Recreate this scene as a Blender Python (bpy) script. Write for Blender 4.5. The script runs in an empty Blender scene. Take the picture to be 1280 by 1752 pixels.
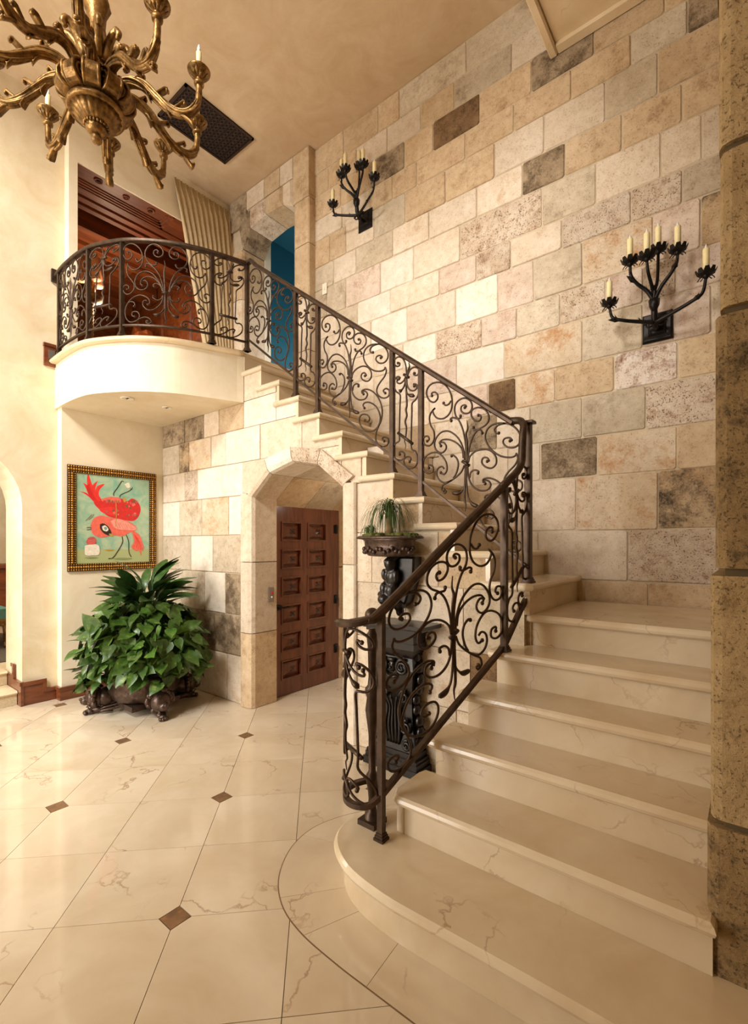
import bpy, bmesh, math, random
from mathutils import Vector, Matrix
random.seed(11)
sc = bpy.context.scene
col = sc.collection
PI = math.pi

# ------------------------------------------------------------------ camera, sky, light, exposure
HEAD = math.radians(38.6)
cam_d = bpy.data.cameras.new('camera')
cam = bpy.data.objects.new('camera', cam_d); col.objects.link(cam)
cam.location = (0, 0, 1.52)
cam.rotation_euler = (PI / 2, 0, HEAD)
cam_d.sensor_fit = 'VERTICAL'; cam_d.sensor_height = 36.0
cam_d.lens = 815.0 / 1752.0 * 36.0
cam_d.shift_y = (930.0 - 876.0) / 1752.0
cam_d.clip_start = 0.02
sc.camera = cam

world = bpy.data.worlds.new('world'); sc.world = world; world.use_nodes = True
bg = world.node_tree.nodes['Background']
bg.inputs[0].default_value = (1.0, 0.945, 0.875, 1); bg.inputs[1].default_value = 0.36

def area(name, loc, target, sx, sy, power, colour):
    d = bpy.data.lights.new(name, 'AREA'); d.shape = 'RECTANGLE'; d.size = sx; d.size_y = sy
    d.energy = power; d.color = colour
    o = bpy.data.objects.new(name, d); col.objects.link(o); o.location = loc
    o.rotation_euler = (Vector(target) - Vector(loc)).to_track_quat('-Z', 'Y').to_euler()
    return o
# high clerestory window over the entrance, behind and above the camera
area('clerestory_window_light', (-1.7, -2.9, 6.6), (-3.2, 2.4, 2.2), 1.5, 1.2, 540, (1.0, 0.97, 0.92))
# tall entrance windows behind the camera
area('entrance_window_light', (-4.0, -3.4, 2.3), (-2.6, 2.5, 1.6), 2.6, 3.0, 300, (1.0, 0.97, 0.92))

sc.view_settings.view_transform = 'Standard'
sc.view_settings.look = 'None'
sc.view_settings.exposure = 0.06
sc.view_settings.gamma = 1.0
sc.view_settings.use_curve_mapping = False

# ------------------------------------------------------------------ materials
def lin(c):
    c = c / 255.0
    return c / 12.92 if c <= 0.04045 else ((c + 0.055) / 1.055) ** 2.4
def C(r, g, b): return (lin(r), lin(g), lin(b), 1.0)

def new_mat(name):
    m = bpy.data.materials.new(name); m.use_nodes = True
    return m, m.node_tree, m.node_tree.nodes['Principled BSDF']
def nd(nt, t, **kw):
    n = nt.nodes.new(t)
    for k, v in kw.items(): setattr(n, k, v)
    return n
def noise(nt, vec, scale, detail=4, rough=0.55, dist=0.0):
    n = nd(nt, 'ShaderNodeTexNoise'); n.inputs['Scale'].default_value = scale
    n.inputs['Detail'].default_value = detail; n.inputs['Roughness'].default_value = rough
    n.inputs['Distortion'].default_value = dist
    nt.links.new(vec, n.inputs['Vector']); return n.outputs['Fac']
def ramp(nt, fac, stops):
    r = nd(nt, 'ShaderNodeValToRGB')
    e = r.color_ramp.elements
    while len(e) < len(stops): e.new(0.5)
    for i, (p, c) in enumerate(stops):
        e[i].position = p; e[i].color = c if isinstance(c, tuple) else (c, c, c, 1)
    nt.links.new(fac, r.inputs[0]); return r.outputs[0]
def mix(nt, fac, a, b, mode='MIX'):
    m = nd(nt, 'ShaderNodeMix', data_type='RGBA', blend_type=mode)
    for sock, val in ((m.inputs[0], fac), (m.inputs[6], a), (m.inputs[7], b)):
        if hasattr(val, 'is_linked') or isinstance(val, bpy.types.NodeSocket): nt.links.new(val, sock)
        else: sock.default_value = val
    return m.outputs[2]
def pos(nt, rnd=60.0):
    g = nd(nt, 'ShaderNodeNewGeometry'); oi = nd(nt, 'ShaderNodeObjectInfo')
    s = nd(nt, 'ShaderNodeVectorMath', operation='SCALE'); s.inputs[0].default_value = (1.0, 0.7, 1.3)
    mm = nd(nt, 'ShaderNodeMath', operation='MULTIPLY'); mm.inputs[1].default_value = rnd
    nt.links.new(oi.outputs['Random'], mm.inputs[0]); nt.links.new(mm.outputs[0], s.inputs['Scale'])
    a = nd(nt, 'ShaderNodeVectorMath', operation='ADD')
    nt.links.new(g.outputs['Position'], a.inputs[0]); nt.links.new(s.outputs[0], a.inputs[1])
    return a.outputs[0], oi.outputs['Random']
def bump(nt, bsdf, h, strength, dist=0.01):
    b = nd(nt, 'ShaderNodeBump'); b.inputs['Strength'].default_value = strength; b.inputs['Distance'].default_value = dist
    nt.links.new(h, b.inputs['Height']); nt.links.new(b.outputs[0], bsdf.inputs['Normal'])

def plain(name, colr, rough=0.5, metal=0.0, var=0.0, scale=8.0, bmp=0.0, spec=0.5, coat=0.0):
    m, nt, b = new_mat(name)
    b.inputs['Roughness'].default_value = rough; b.inputs['Metallic'].default_value = metal
    b.inputs['Specular IOR Level'].default_value = spec
    b.inputs['Coat Weight'].default_value = coat; b.inputs['Coat Roughness'].default_value = 0.1
    if var > 0 or bmp > 0:
        v, r = pos(nt, 20.0)
        f = noise(nt, v, scale, 5)
        dk = tuple(c * (1 - var) for c in colr[:3]) + (1,); lt = tuple(min(1, c * (1 + var)) for c in colr[:3]) + (1,)
        nt.links.new(ramp(nt, f, [(0.3, dk), (0.7, lt)]), b.inputs['Base Color'])
        if bmp > 0: bump(nt, b, f, bmp)
    else: b.inputs['Base Color'].default_value = colr
    return m

def madd(nt, a, k, b):
    """a * k + b"""
    m = nd(nt, 'ShaderNodeMath', operation='MULTIPLY_ADD'); m.inputs[1].default_value = k
    nt.links.new(a, m.inputs[0])
    if isinstance(b, bpy.types.NodeSocket): nt.links.new(b, m.inputs[2])
    else: m.inputs[2].default_value = b
    return m.outputs[0]
def stone(name, base, second, stain=None, amt=0.0, pit=0.35, st_scale=4.0, rough_bump=0.5):
    m, nt, b = new_mat(name)
    v, r = pos(nt)
    big = noise(nt, v, 2.6, 6, 0.62, 0.15)
    fine = noise(nt, v, 60.0, 5, 0.75)
    mid = noise(nt, v, 17.0, 7, 0.72)
    c = ramp(nt, madd(nt, mid, 0.35, madd(nt, big, 0.8, -0.08)), [(0.36, second), (0.66, base)])
    c = mix(nt, 0.30, c, ramp(nt, mid, [(0.25, 0.3), (0.75, 0.72)]), 'OVERLAY')
    if stain is not None:
        s1 = noise(nt, v, st_scale, 8, 0.72, 0.15)
        f0 = madd(nt, fine, 0.30, madd(nt, s1, 1.0, -0.15))
        lo = 0.64 - 0.28 * amt
        f = ramp(nt, f0, [(lo, 0.0), (min(0.98, lo + 0.17), 0.9)])
        c = mix(nt, f, c, stain)
    pits = noise(nt, v, 110.0, 3, 0.6)
    holes = ramp(nt, madd(nt, mid, 0.35, madd(nt, pits, 0.9, -0.12)), [(0.33, 1.0), (0.42, 0.0)])
    c = mix(nt, madd(nt, holes, pit, 0.0), c, C(110, 84, 58))
    hv = nd(nt, 'ShaderNodeHueSaturation'); nt.links.new(c, hv.inputs['Color'])
    mr = nd(nt, 'ShaderNodeMapRange'); nt.links.new(r, mr.inputs[0]); mr.inputs[3].default_value = 0.92; mr.inputs[4].default_value = 1.06
    nt.links.new(mr.outputs[0], hv.inputs['Value'])
    nt.links.new(hv.outputs[0], b.inputs['Base Color'])
    b.inputs['Roughness'].default_value = 0.8; b.inputs['Specular IOR Level'].default_value = 0.25
    h = madd(nt, holes, -0.6, madd(nt, mid, 0.7, fine))
    bump(nt, b, h, rough_bump, 0.010)
    return m

def marble(name, base, dark, rough=0.10, vein=0.75, vscale=1.6):
    m, nt, b = new_mat(name)
    v, r = pos(nt, 40.0)
    n1 = noise(nt, v, 2.2, 5, 0.6, 0.5)
    c = ramp(nt, n1, [(0.3, dark), (0.66, base)])
    # thin branching veins along distorted cell borders
    wob = nd(nt, 'ShaderNodeTexNoise'); wob.inputs['Scale'].default_value = 5.0; wob.inputs['Detail'].default_value = 6
    nt.links.new(v, wob.inputs['Vector'])
    sub = nd(nt, 'ShaderNodeVectorMath', operation='MULTIPLY_ADD'); sub.inputs[1].default_value = (0.42, 0.42, 0.42)
    nt.links.new(wob.outputs['Color'], sub.inputs[0]); nt.links.new(v, sub.inputs[2])
    vo = nd(nt, 'ShaderNodeTexVoronoi', feature='DISTANCE_TO_EDGE'); vo.inputs['Scale'].default_value = vscale
    nt.links.new(sub.outputs[0], vo.inputs['Vector'])
    line = ramp(nt, vo.outputs['Distance'], [(0.0, 1.0), (0.013, 0.0)])
    mask = ramp(nt, noise(nt, v, 2.7, 3), [(0.47, 0.0), (0.60, 1.0)])
    f = nd(nt, 'ShaderNodeMath', operation='MULTIPLY'); nt.links.new(line, f.inputs[0]); nt.links.new(mask, f.inputs[1])
    f2 = nd(nt, 'ShaderNodeMath', operation='MULTIPLY'); nt.links.new(f.outputs[0], f2.inputs[0]); f2.inputs[1].default_value = vein
    c = mix(nt, f2.outputs[0], c, C(138, 92, 52))
    nt.links.new(c, b.inputs['Base Color'])
    b.inputs['Roughness'].default_value = rough
    b.inputs['Specular IOR Level'].default_value = 0.5
    return m

def wood(name, dark, light, scale=14.0, rough=0.28, coat=0.4, stretch=(1, 1, 0.12)):
    m, nt, b = new_mat(name)
    v, r = pos(nt, 12.0)
    mp = nd(nt, 'ShaderNodeMapping'); mp.inputs['Scale'].default_value = stretch
    nt.links.new(v, mp.inputs['Vector'])
    f = noise(nt, mp.outputs[0], scale, 6, 0.6, 1.2)
    nt.links.new(ramp(nt, f, [(0.28, dark), (0.7, light)]), b.inputs['Base Color'])
    b.inputs['Roughness'].default_value = rough; b.inputs['Coat Weight'].default_value = coat
    b.inputs['Coat Roughness'].default_value = 0.15
    bump(nt, b, f, 0.05)
    return m

def plaster(name, base, dark):
    m, nt, b = new_mat(name)
    g = nd(nt, 'ShaderNodeNewGeometry')
    f = noise(nt, g.outputs['Position'], 2.3, 7, 0.65, 1.4)
    f2 = noise(nt, g.outputs['Position'], 9.0, 5, 0.6, 0.8)
    c = ramp(nt, f, [(0.3, dark), (0.68, base)])
    c = mix(nt, 0.22, c, ramp(nt, f2, [(0.3, 0.4), (0.7, 0.62)]), 'OVERLAY')
    nt.links.new(c, b.inputs['Base Color'])
    b.inputs['Roughness'].default_value = 0.55; b.inputs['Specular IOR Level'].default_value = 0.3
    bump(nt, b, f2, 0.06)
    return m

M = {}
S = {  # limestone tones of the wall blocks
 'w': stone('stone_white', C(236, 224, 207), C(222, 206, 184), pit=0.25),
 'c': stone('stone_cream', C(227, 210, 188), C(212, 191, 164), C(190, 156, 118), 0.28, 0.4),
 't': stone('stone_tan', C(214, 189, 155), C(195, 166, 130), C(156, 122, 86), 0.34, 0.45),
 'g': stone('stone_grey', C(208, 192, 168), C(188, 169, 142), C(150, 128, 102), 0.35, 0.45),
 'p': stone('stone_pink', C(222, 202, 184), C(202, 178, 156), C(170, 130, 102), 0.35, 0.5),
 'r': stone('stone_rough', C(224, 206, 184), C(200, 175, 148), C(160, 120, 88), 0.42, 0.9, 9.0, 0.9),
 'd': stone('stone_weathered', C(186, 164, 134), C(154, 132, 104), C(92, 74, 54), 0.62, 0.6, 5.0, 0.8),
 'b': stone('stone_brown', C(156, 124, 88), C(118, 90, 62), C(84, 60, 40), 0.5, 0.6, 6.0, 0.9),
 'o': stone('stone_ochre', C(223, 205, 180), C(210, 184, 150), C(190, 138, 88), 0.5, 0.45, 5.0),
 'k': stone('stone_black_stained', C(206, 180, 144), C(182, 148, 108), C(58, 48, 42), 0.55, 0.5, 4.0, 0.8),
 'R': stone('stone_rust_stained', C(232, 220, 206), C(222, 202, 182), C(132, 74, 44), 0.62, 0.5, 6.0, 0.7),
}
M['pillar'] = stone('stone_pillar', C(198, 172, 130), C(176, 148, 106), C(124, 98, 64), 0.25, 0.5, 7.0, 1.0)
M['pillar_dark'] = stone('stone_pillar_mossy', C(176, 148, 106), C(150, 124, 86), C(76, 62, 46), 0.45, 0.6, 12.0, 1.0)
M['mortar'] = plain('mortar', C(196, 178, 150), 0.9, var=0.12, scale=12, bmp=0.3)
M['mortar_dark'] = plain('mortar_dark', C(104, 88, 62), 0.9, var=0.15, scale=12, bmp=0.3)
M['grout'] = plain('grout', C(120, 92, 62), 0.7)
M['marble'] = marble('crema_marble', C(222, 207, 183), C(206, 186, 157), 0.07, 0.6)
M['marble_step'] = marble('crema_marble_step', C(224, 208, 181), C(206, 183, 149), 0.17, 0.5, 1.9)
M['marble_plain'] = marble('crema_marble_plain', C(236, 216, 182), C(222, 196, 156), 0.2, 0.25)
M['diamond'] = stone('brown_stone_inset', C(146, 112, 78), C(104, 78, 56), C(176, 120, 66), 0.3, 0.3, 20.0, 0.1)
M['plaster'] = plaster('venetian_plaster', C(231, 216, 186), C(215, 194, 156))
M['plaster_pale'] = plaster('venetian_plaster_pale', C(240, 227, 200), C(228, 210, 178))
M['ceiling'] = plaster('ceiling_plaster', C(214, 190, 158), C(198, 170, 134))
M['wood_door'] = wood('mahogany_door', C(82, 42, 28), C(130, 76, 52))
M['wood_dark'] = wood('dark_carved_wood', C(40, 20, 14), C(66, 34, 22))
M['wood_red'] = wood('library_mahogany', C(86, 40, 16), C(146, 76, 34), 10, 0.5, 0.05, (1, .15, 1))
M['wood_base'] = wood('baseboard_wood', C(78, 38, 20), C(132, 72, 40), 14, 0.3, 0.3, (1, .15, 1))
M['wood_black'] = plain('carved_black_wood', C(22, 13, 10), 0.3, var=0.4, scale=14, bmp=0.15, spec=0.4, coat=0.1)
M['iron'] = plain('wrought_iron', C(72, 55, 42), 0.42, 0.65, 0.35, 20, 0.1)
M['iron_black'] = plain('black_iron', C(30, 25, 23), 0.42, 0.6, 0.3, 25, 0.15)
M['gilt'] = plain('antique_gilt', C(126, 92, 46), 0.40, 0.65, 0.65, 34, 0.35)
M['gold'] = plain('gilt_frame', C(186, 136, 62), 0.3, 0.75, 0.6, 70, 0.4)
M['frame_dark'] = plain('dark_gilt_frame', C(74, 48, 24), 0.4, 0.5, 0.5, 60, 0.4)
M['bronze'] = plain('dark_bronze', C(84, 66, 56), 0.34, 0.6, 0.5, 30, 0.4)
M['candle'] = plain('ivory_candle', C(240, 222, 168), 0.5, var=0.05, scale=30)
M['bulb'] = plain('clear_bulb', C(225, 225, 225), 0.08)
M['fabric'] = plain('curtain_fabric', C(204, 180, 140), 0.85, var=0.08, scale=30, bmp=0.1)
M['teal'] = plain('teal_wall', C(34, 102, 126), 0.6, var=0.08, scale=3)
M['black'] = plain('black_void', C(12, 10, 9), 0.8)
M['grille'] = plain('dark_grille', C(62, 42, 32), 0.5, 0.3, 0.2, 30)
M['white'] = plain('white_trim', C(236, 226, 205), 0.5)
M['steel'] = plain('brushed_steel', C(165, 158, 150), 0.35, 0.8)
M['red'] = plain('red_button', C(200, 20, 30), 0.3)
M['soil'] = plain('moss', C(92, 96, 34), 0.95, var=0.5, scale=60, bmp=0.8)
M['trunk'] = plain('bark', C(140, 104, 66), 0.9, var=0.3, scale=40, bmp=0.5)
M['mosaic'] = plain('mosaic_riser', C(206, 186, 150), 0.5, var=0.2, scale=120)
M['rug'] = plain('dark_rug', C(86, 74, 58), 0.95, var=0.35, scale=50)
M['teal_cloth'] = plain('teal_upholstery', C(92, 140, 132), 0.8, var=0.1, scale=20)
M['shade'] = plain('lamp_shade', C(222, 150, 100), 0.7)

def leaf_mat(name, a, b_, edge, rough=0.28):
    m, nt, b = new_mat(name)
    v, r = pos(nt, 30.0)
    f = noise(nt, v, 22.0, 4, 0.6, 0.6)
    c = ramp(nt, f, [(0.30, a), (0.58, b_), (0.78, edge)])
    hv = nd(nt, 'ShaderNodeHueSaturation'); nt.links.new(c, hv.inputs['Color'])
    mr = nd(nt, 'ShaderNodeMapRange'); nt.links.new(r, mr.inputs[0]); mr.inputs[3].default_value = 0.65; mr.inputs[4].default_value = 1.35
    nt.links.new(mr.outputs[0], hv.inputs['Value']); nt.links.new(hv.outputs[0], b.inputs['Base Color'])
    b.inputs['Roughness'].default_value = rough
    return m
M['pothos'] = leaf_mat('pothos_leaf', C(44, 72, 24), C(70, 100, 36), C(134, 146, 70), 0.36)
M['lily'] = leaf_mat('lily_leaf', C(36, 62, 26), C(56, 86, 38), C(88, 112, 56), 0.34)
M['grass'] = leaf_mat('palm_blade', C(52, 76, 28), C(80, 104, 42), C(120, 130, 62), 0.6)

# ------------------------------------------------------------------ mesh helpers
W = {}          # world position of every object's origin
def tag(o, label, cat=None, group=None, kind=None):
    o['label'] = label
    if cat: o['category'] = cat
    if group: o['group'] = group
    if kind: o['kind'] = kind
    return o
def thing(name, label, cat, loc=(0, 0, 0), group=None, kind=None):
    o = bpy.data.objects.new(name, None); col.objects.link(o); o.location = loc; o.empty_display_size = 0.1
    W[o.name] = Vector(loc)
    if kind: o['kind'] = kind
    if label: o['label'] = label
    if cat: o['category'] = cat
    if group: o['group'] = group
    return o

class MB:
    def __init__(s): s.v = []; s.f = []; s.sm = []
    def add(s, vs, fs, smooth=False):
        n = len(s.v); s.v += [tuple(v) for v in vs]
        for f in fs: s.f.append(tuple(i + n for i in f)); s.sm.append(smooth)
        return s
    def box(s, x0, x1, y0, y1, z0, z1):
        return s.add([(x0,y0,z0),(x1,y0,z0),(x1,y1,z0),(x0,y1,z0),(x0,y0,z1),(x1,y0,z1),(x1,y1,z1),(x0,y1,z1)],
              [(3,2,1,0),(4,5,6,7),(0,1,5,4),(1,2,6,5),(2,3,7,6),(3,0,4,7)])
    def prism(s, poly, a, b, plane='xz', ch=0.0):
        """extrude a 2-D polygon from a (front) to b; ch chamfers the front edge"""
        def P(p, d):
            return (p[0], d, p[1]) if plane == 'xz' else ((d, p[0], p[1]) if plane == 'yz' else (p[0], p[1], d))
        n = len(poly)
        if ch > 0:
            sgn = 1 if b > a else -1
            ins = inset(poly, ch)
            rings = [[P(p, a) for p in ins], [P(p, a + sgn * ch) for p in poly], [P(p, b) for p in poly]]
        else: rings = [[P(p, a) for p in poly], [P(p, b) for p in poly]]
        vs = [v for r in rings for v in r]; k = len(rings)
        fs = [tuple(range(n)), tuple(range((k - 1) * n, k * n))[::-1]]
        for r in range(k - 1):
            for i in range(n):
                j = (i + 1) % n
                fs.append((r*n+i, (r+1)*n+i, (r+1)*n+j, r*n+j))
        return s.add(vs, fs)
    def tube(s, pts, r, n=6, cap=True, smooth=True):
        pts = [Vector(p) for p in pts]; m = len(pts)
        rr = r if isinstance(r, (list, tuple)) else [r] * m
        t0 = (pts[1] - pts[0]).normalized()
        a = t0.cross(Vector((0, 0, 1)))
        if a.length < 0.1: a = t0.cross(Vector((1, 0, 0)))
        a.normalize(); vs = []
        for i, p in enumerate(pts):
            t = (pts[min(m-1, i+1)] - pts[max(0, i-1)])
            if t.length < 1e-9: t = t0
            t.normalize(); a = a - t * a.dot(t)
            if a.length < 1e-6: a = t.orthogonal()
            a.normalize(); b = t.cross(a)
            for k in range(n):
                q = 2 * PI * k / n
                vs.append(p + (a * math.cos(q) + b * math.sin(q)) * rr[i])
        fs = []
        for i in range(m - 1):
            for k in range(n):
                l = (k + 1) % n
                fs.append((i*n+k, i*n+l, (i+1)*n+l, (i+1)*n+k))
        if cap: fs += [tuple(range(n))[::-1], tuple(range((m-1)*n, m*n))]
        return s.add(vs, fs, smooth)
    def sweep(s, pts, prof, smooth=False, up=(0, 0, 1)):
        """sweep a closed 2-D profile (side, up) along a path"""
        pts = [Vector(p) for p in pts]; m = len(pts); n = len(prof); vs = []; up = Vector(up)
        for i, p in enumerate(pts):
            t = (pts[min(m-1, i+1)] - pts[max(0, i-1)]).normalized()
            sd = t.cross(up)
            if sd.length < 0.05: sd = last
            sd.normalize(); last = sd; u = sd.cross(t)
            for x, y in prof: vs.append(p + sd * x + u * y)
        fs = []
        for i in range(m - 1):
            for k in range(n):
                l = (k + 1) % n
                fs.append((i*n+k, i*n+l, (i+1)*n+l, (i+1)*n+k))
        fs += [tuple(range(n))[::-1], tuple(range((m-1)*n, m*n))]
        return s.add(vs, fs, smooth)
    def lathe(s, prof, c, n=16, sx=1.0, sy=1.0, smooth=True, flute=0.0, fk=0):
        c = Vector(c); m = len(prof); vs = []
        for r, z in prof:
            for k in range(n):
                q = 2 * PI * k / n
                rr = r * (1 + (flute * math.cos(q * fk) if fk else 0))
                vs.append(c + Vector((rr * math.cos(q) * sx, rr * math.sin(q) * sy, z)))
        fs = []
        for i in range(m - 1):
            for k in range(n):
                l = (k + 1) % n
                fs.append((i*n+k, i*n+l, (i+1)*n+l, (i+1)*n+k))
        fs += [tuple(range(n))[::-1], tuple(range((m-1)*n, m*n))]
        return s.add(vs, fs, smooth)
    def ball(s, c, r, n=10, m=6, sc3=(1, 1, 1)):
        c = Vector(c); vs = []; fs = []
        for i in range(1, m):
            th = PI * i / m
            for k in range(n):
                q = 2 * PI * k / n
                vs.append(c + Vector((r*sc3[0]*math.sin(th)*math.cos(q), r*sc3[1]*math.sin(th)*math.sin(q), r*sc3[2]*math.cos(th))))
        top = len(vs); vs.append(c + Vector((0, 0, r*sc3[2]))); vs.append(c - Vector((0, 0, r*sc3[2])))
        for i in range(m - 2):
            for k in range(n):
                l = (k + 1) % n
                fs.append((i*n+k, (i+1)*n+k, (i+1)*n+l, i*n+l))
        for k in range(n):
            l = (k + 1) % n
            fs.append((top, k, l)); fs.append((top + 1, (m-2)*n+l, (m-2)*n+k))
        return s.add(vs, fs, True)
    def xf(s, mat, i0=0):
        for i in range(i0, len(s.v)): s.v[i] = tuple(mat @ Vector(s.v[i]))
        return s
    def build(s, name, mat, parent=None, label=None, kind=None):
        off = W[parent.name] if parent else Vector((0, 0, 0))
        me = bpy.data.meshes.new(name)
        me.from_pydata([(v[0]-off.x, v[1]-off.y, v[2]-off.z) for v in s.v], [], s.f)
        me.polygons.foreach_set('use_smooth', s.sm)
        me.materials.append(mat if not isinstance(mat, str) else M[mat])
        bm = bmesh.new(); bm.from_mesh(me); bmesh.ops.recalc_face_normals(bm, faces=bm.faces); bm.to_mesh(me); bm.free()
        me.update()
        o = bpy.data.objects.new(name, me); col.objects.link(o)
        if parent: o.parent = parent; W[o.name] = off.copy()
        else: W[o.name] = Vector((0, 0, 0))
        if label: o['label'] = label
        if kind: o['kind'] = kind
        return o
    def build_at(s, name, mat, loc):
        """top-level mesh with its origin at loc"""
        o = MB.build(s, name, mat); loc = Vector(loc)
        for v in o.data.vertices: v.co -= loc
        o.location = loc; W[o.name] = loc
        return o

def area2(p): return 0.5 * sum(p[i][0]*p[(i+1) % len(p)][1] - p[(i+1) % len(p)][0]*p[i][1] for i in range(len(p)))
def inset(poly, d):
    n = len(poly); sg = 1 if area2(poly) > 0 else -1; out = []
    for i in range(n):
        p0, p1, p2 = Vector(poly[i-1]), Vector(poly[i]), Vector(poly[(i+1) % n])
        e1 = (p1 - p0); e2 = (p2 - p1)
        if e1.length < 1e-6 or e2.length < 1e-6: out.append(tuple(p1)); continue
        e1.normalize(); e2.normalize()
        n1 = Vector((-e1.y, e1.x)) * sg; n2 = Vector((-e2.y, e2.x)) * sg
        k = n1 + n2; den = max(0.35, k.dot(n1))
        out.append(tuple(p1 + k * (d / den)))
    return out
def cr(pts, n=5, closed=False):
    """Catmull-Rom through points (any dimension)"""
    P = [Vector(p) for p in pts]; out = []; m = len(P)
    for i in range(m - 1):
        p0 = P[i-1] if i > 0 else P[0] * 2 - P[1]
        p1, p2 = P[i], P[i+1]
        p3 = P[i+2] if i + 2 < m else P[-1] * 2 - P[-2]
        for k in range(n):
            t = k / n
            out.append(0.5 * ((2*p1) + (p2-p0)*t + (2*p0-5*p1+4*p2-p3)*t*t + (3*p1-p0-3*p2+p3)*t*t*t))
    out.append(P[-1]); return out
def copy_tree(o, parent=None):
    c = o.copy(); col.objects.link(c); c.parent = parent
    for ch in list(o.children): copy_tree(ch, c)
    return c
def struct(o, label=None):
    o['kind'] = 'structure'
    if label: o['label'] = label
    return o
# ------------------------------------------------------------------ floor
YW, YU, XL, XP = 3.68, 2.73, -5.36, -5.25       # stone wall, stair wall, left wall, projecting left bay
ZC, R, ZF = 5.83, 0.184, 3.312                  # ceiling, riser, upper floor

floor = struct(MB().box(-6.0, 1.4, -3.6, 4.6, -0.12, -0.008).build('floor', 'grout'), 'polished cream marble floor laid on the diagonal')
P0 = Vector((-1.839, 1.009)); TS = 0.463
ea = Vector((-1, 1)).normalized(); eb = Vector((-1, -1)).normalized(); HD = 0.063
tile_cache = {}
def tile_mesh(kind):
    g = 0.0014; k = HD / math.sqrt(2) * math.sqrt(2)
    h = TS - g
    pts = [(g, g), (h, g), (h, h), (g, h)]
    i = kind; c = HD                      # clip the corner that meets an inset
    a, b, d = pts[i-1], pts[i], pts[(i+1) % 4]
    def toward(p, q, L):
        v = Vector(q) - Vector(p); return tuple(Vector(p) + v.normalized() * L)
    poly = []
    for j in range(4):
        if j == i: poly += [toward(b, a, c), toward(b, d, c)]
        else: poly.append(pts[j])
    mb = MB(); P = []
    for p in poly:
        q = ea * p[0] + eb * p[1]; P.append((q.x, q.y))
    mb.prism(P, 0.0, -0.008, 'xy')
    me = bpy.data.meshes.new('floor_tile'); me.from_pydata(mb.v, [], mb.f); me.materials.append(M['marble'])
    return me
dm = bpy.data.meshes.new('inset'); hd = HD - 0.003
mb = MB(); mb.prism([tuple(ea*hd), tuple(eb*hd), tuple(-ea*hd), tuple(-eb*hd)], 0.0, -0.008, 'xy')
dm.from_pydata(mb.v, [], mb.f); dm.materials.append(M['diamond'])
for i in range(-12, 14):
    for j in range(-10, 16):
        org = P0 + ea * (i * TS) + eb * (j * TS)
        ctr = org + (ea + eb) * (TS / 2)
        if not (-5.75 < ctr.x < 0.6 and -0.9 < ctr.y < 4.35): continue
        # which corner of this cell is an inset: even indices
        ci, cj = (i if i % 2 == 0 else i + 1) - i, (j if j % 2 == 0 else j + 1) - j
        kind = {(0, 0): 0, (1, 0): 1, (1, 1): 2, (0, 1): 3}[(ci, cj)]
        if kind not in tile_cache: tile_cache[kind] = tile_mesh(kind)
        o = bpy.data.objects.new('floor_tile', tile_cache[kind]); col.objects.link(o)
        o.parent = floor; o.location = (org.x, org.y, 0)
        if i % 2 == 0 and j % 2 == 0:
            o = bpy.data.objects.new('stone_inset', dm); col.objects.link(o); o.parent = floor; o.location = (org.x, org.y, 0)

# curved marble border following the bottom step
arc = [(-1.50, 2.30), (-1.70, 2.12), (-1.80, 1.96), (-1.845, 1.78), (-1.81, 1.60), (-1.70, 1.43), (-1.56, 1.325), (-1.40, 1.275), (-1.2, 1.258), (-0.9, 1.255), (0.6, 1.25)]
arcc = [tuple(p) for p in cr(arc, 5)]
def border_piece(a, b):
    sub = arcc[a:b+1]
    inn = [(max(p[0]+0.45, -1.35) if i < len(arcc)*0.6 else p[0], max(p[1]+0.45, 1.9)) for i, p in enumerate(arcc)][a:b+1]
    return sub + inn[::-1]
MB().prism(arcc + [(0.6, 2.0), (-1.2, 2.3)], 0.0012, -0.004, 'xy').build('border_joint', 'grout', floor)
ins = inset(arcc + [(0.6, 2.0), (-1.2, 2.3)], 0.004)
na = len(arcc); cuts = [0, 17, 29, 36, 44, na - 1]
hub = Vector((-1.1, 1.95))
for a, b in zip(cuts[:-1], cuts[1:]):
    seg = [Vector(ins[i]) for i in range(a, b + 1)]
    if b == na - 1: pol = [tuple(q) for q in seg] + [(0.59, 1.95), (hub.x + .3, 1.95), tuple(hub)]
    else: pol = [tuple(q) for q in seg] + [tuple(hub)]
    pol = inset(pol, 0.001)
    MB().prism(pol, 0.0022, -0.003, 'xy').build('border_tile', 'marble', floor)

# ------------------------------------------------------------------ ceiling
ceiling = struct(MB().box(-6.2, -1.0, -0.5, 4.0, ZC, ZC + 0.2).build('ceiling', 'ceiling'), 'mottled tan plaster ceiling')
# upper gallery slab over the right of the hall: marble soffit with a moulded edge
gal = thing('trim_1', 'pale marble gallery soffit with a moulded edge at the top right', None, (-1.2, 3.6, 5.2), kind='structure')
MB().box(-1.15, 2.0, -3.2, 3.668, 5.235, 5.42).build('soffit_slab', 'marble_plain', gal)
MB().sweep([(-1.185, -3.2, 5.235), (-1.185, 3.668, 5.235)], [(-.03, -.02), (-.02, -.035), (.02, -.035), (.03, -.02), (.03, .05), (-.03, .05)]).build('edge_moulding', 'marble_plain', gal)
MB().box(-1.15, 2.0, 3.60, 3.668, 5.205, 5.235).build('wall_moulding', 'marble_plain', gal)
struct(MB().box(-2.25, 1.3, -1.05, -0.95, 0, 5.2).build('wall_light_block', 'plaster'), 'unseen plaster wall added behind the viewer to block light')  # unseen partition added to shade the pillar, near floor and lower stairs
struct(MB().box(1.3, 1.5, -3.6, 4.6, 0, 5.4).build('wall_right', 'plaster'), 'plain plaster wall beyond the pillar')

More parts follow.
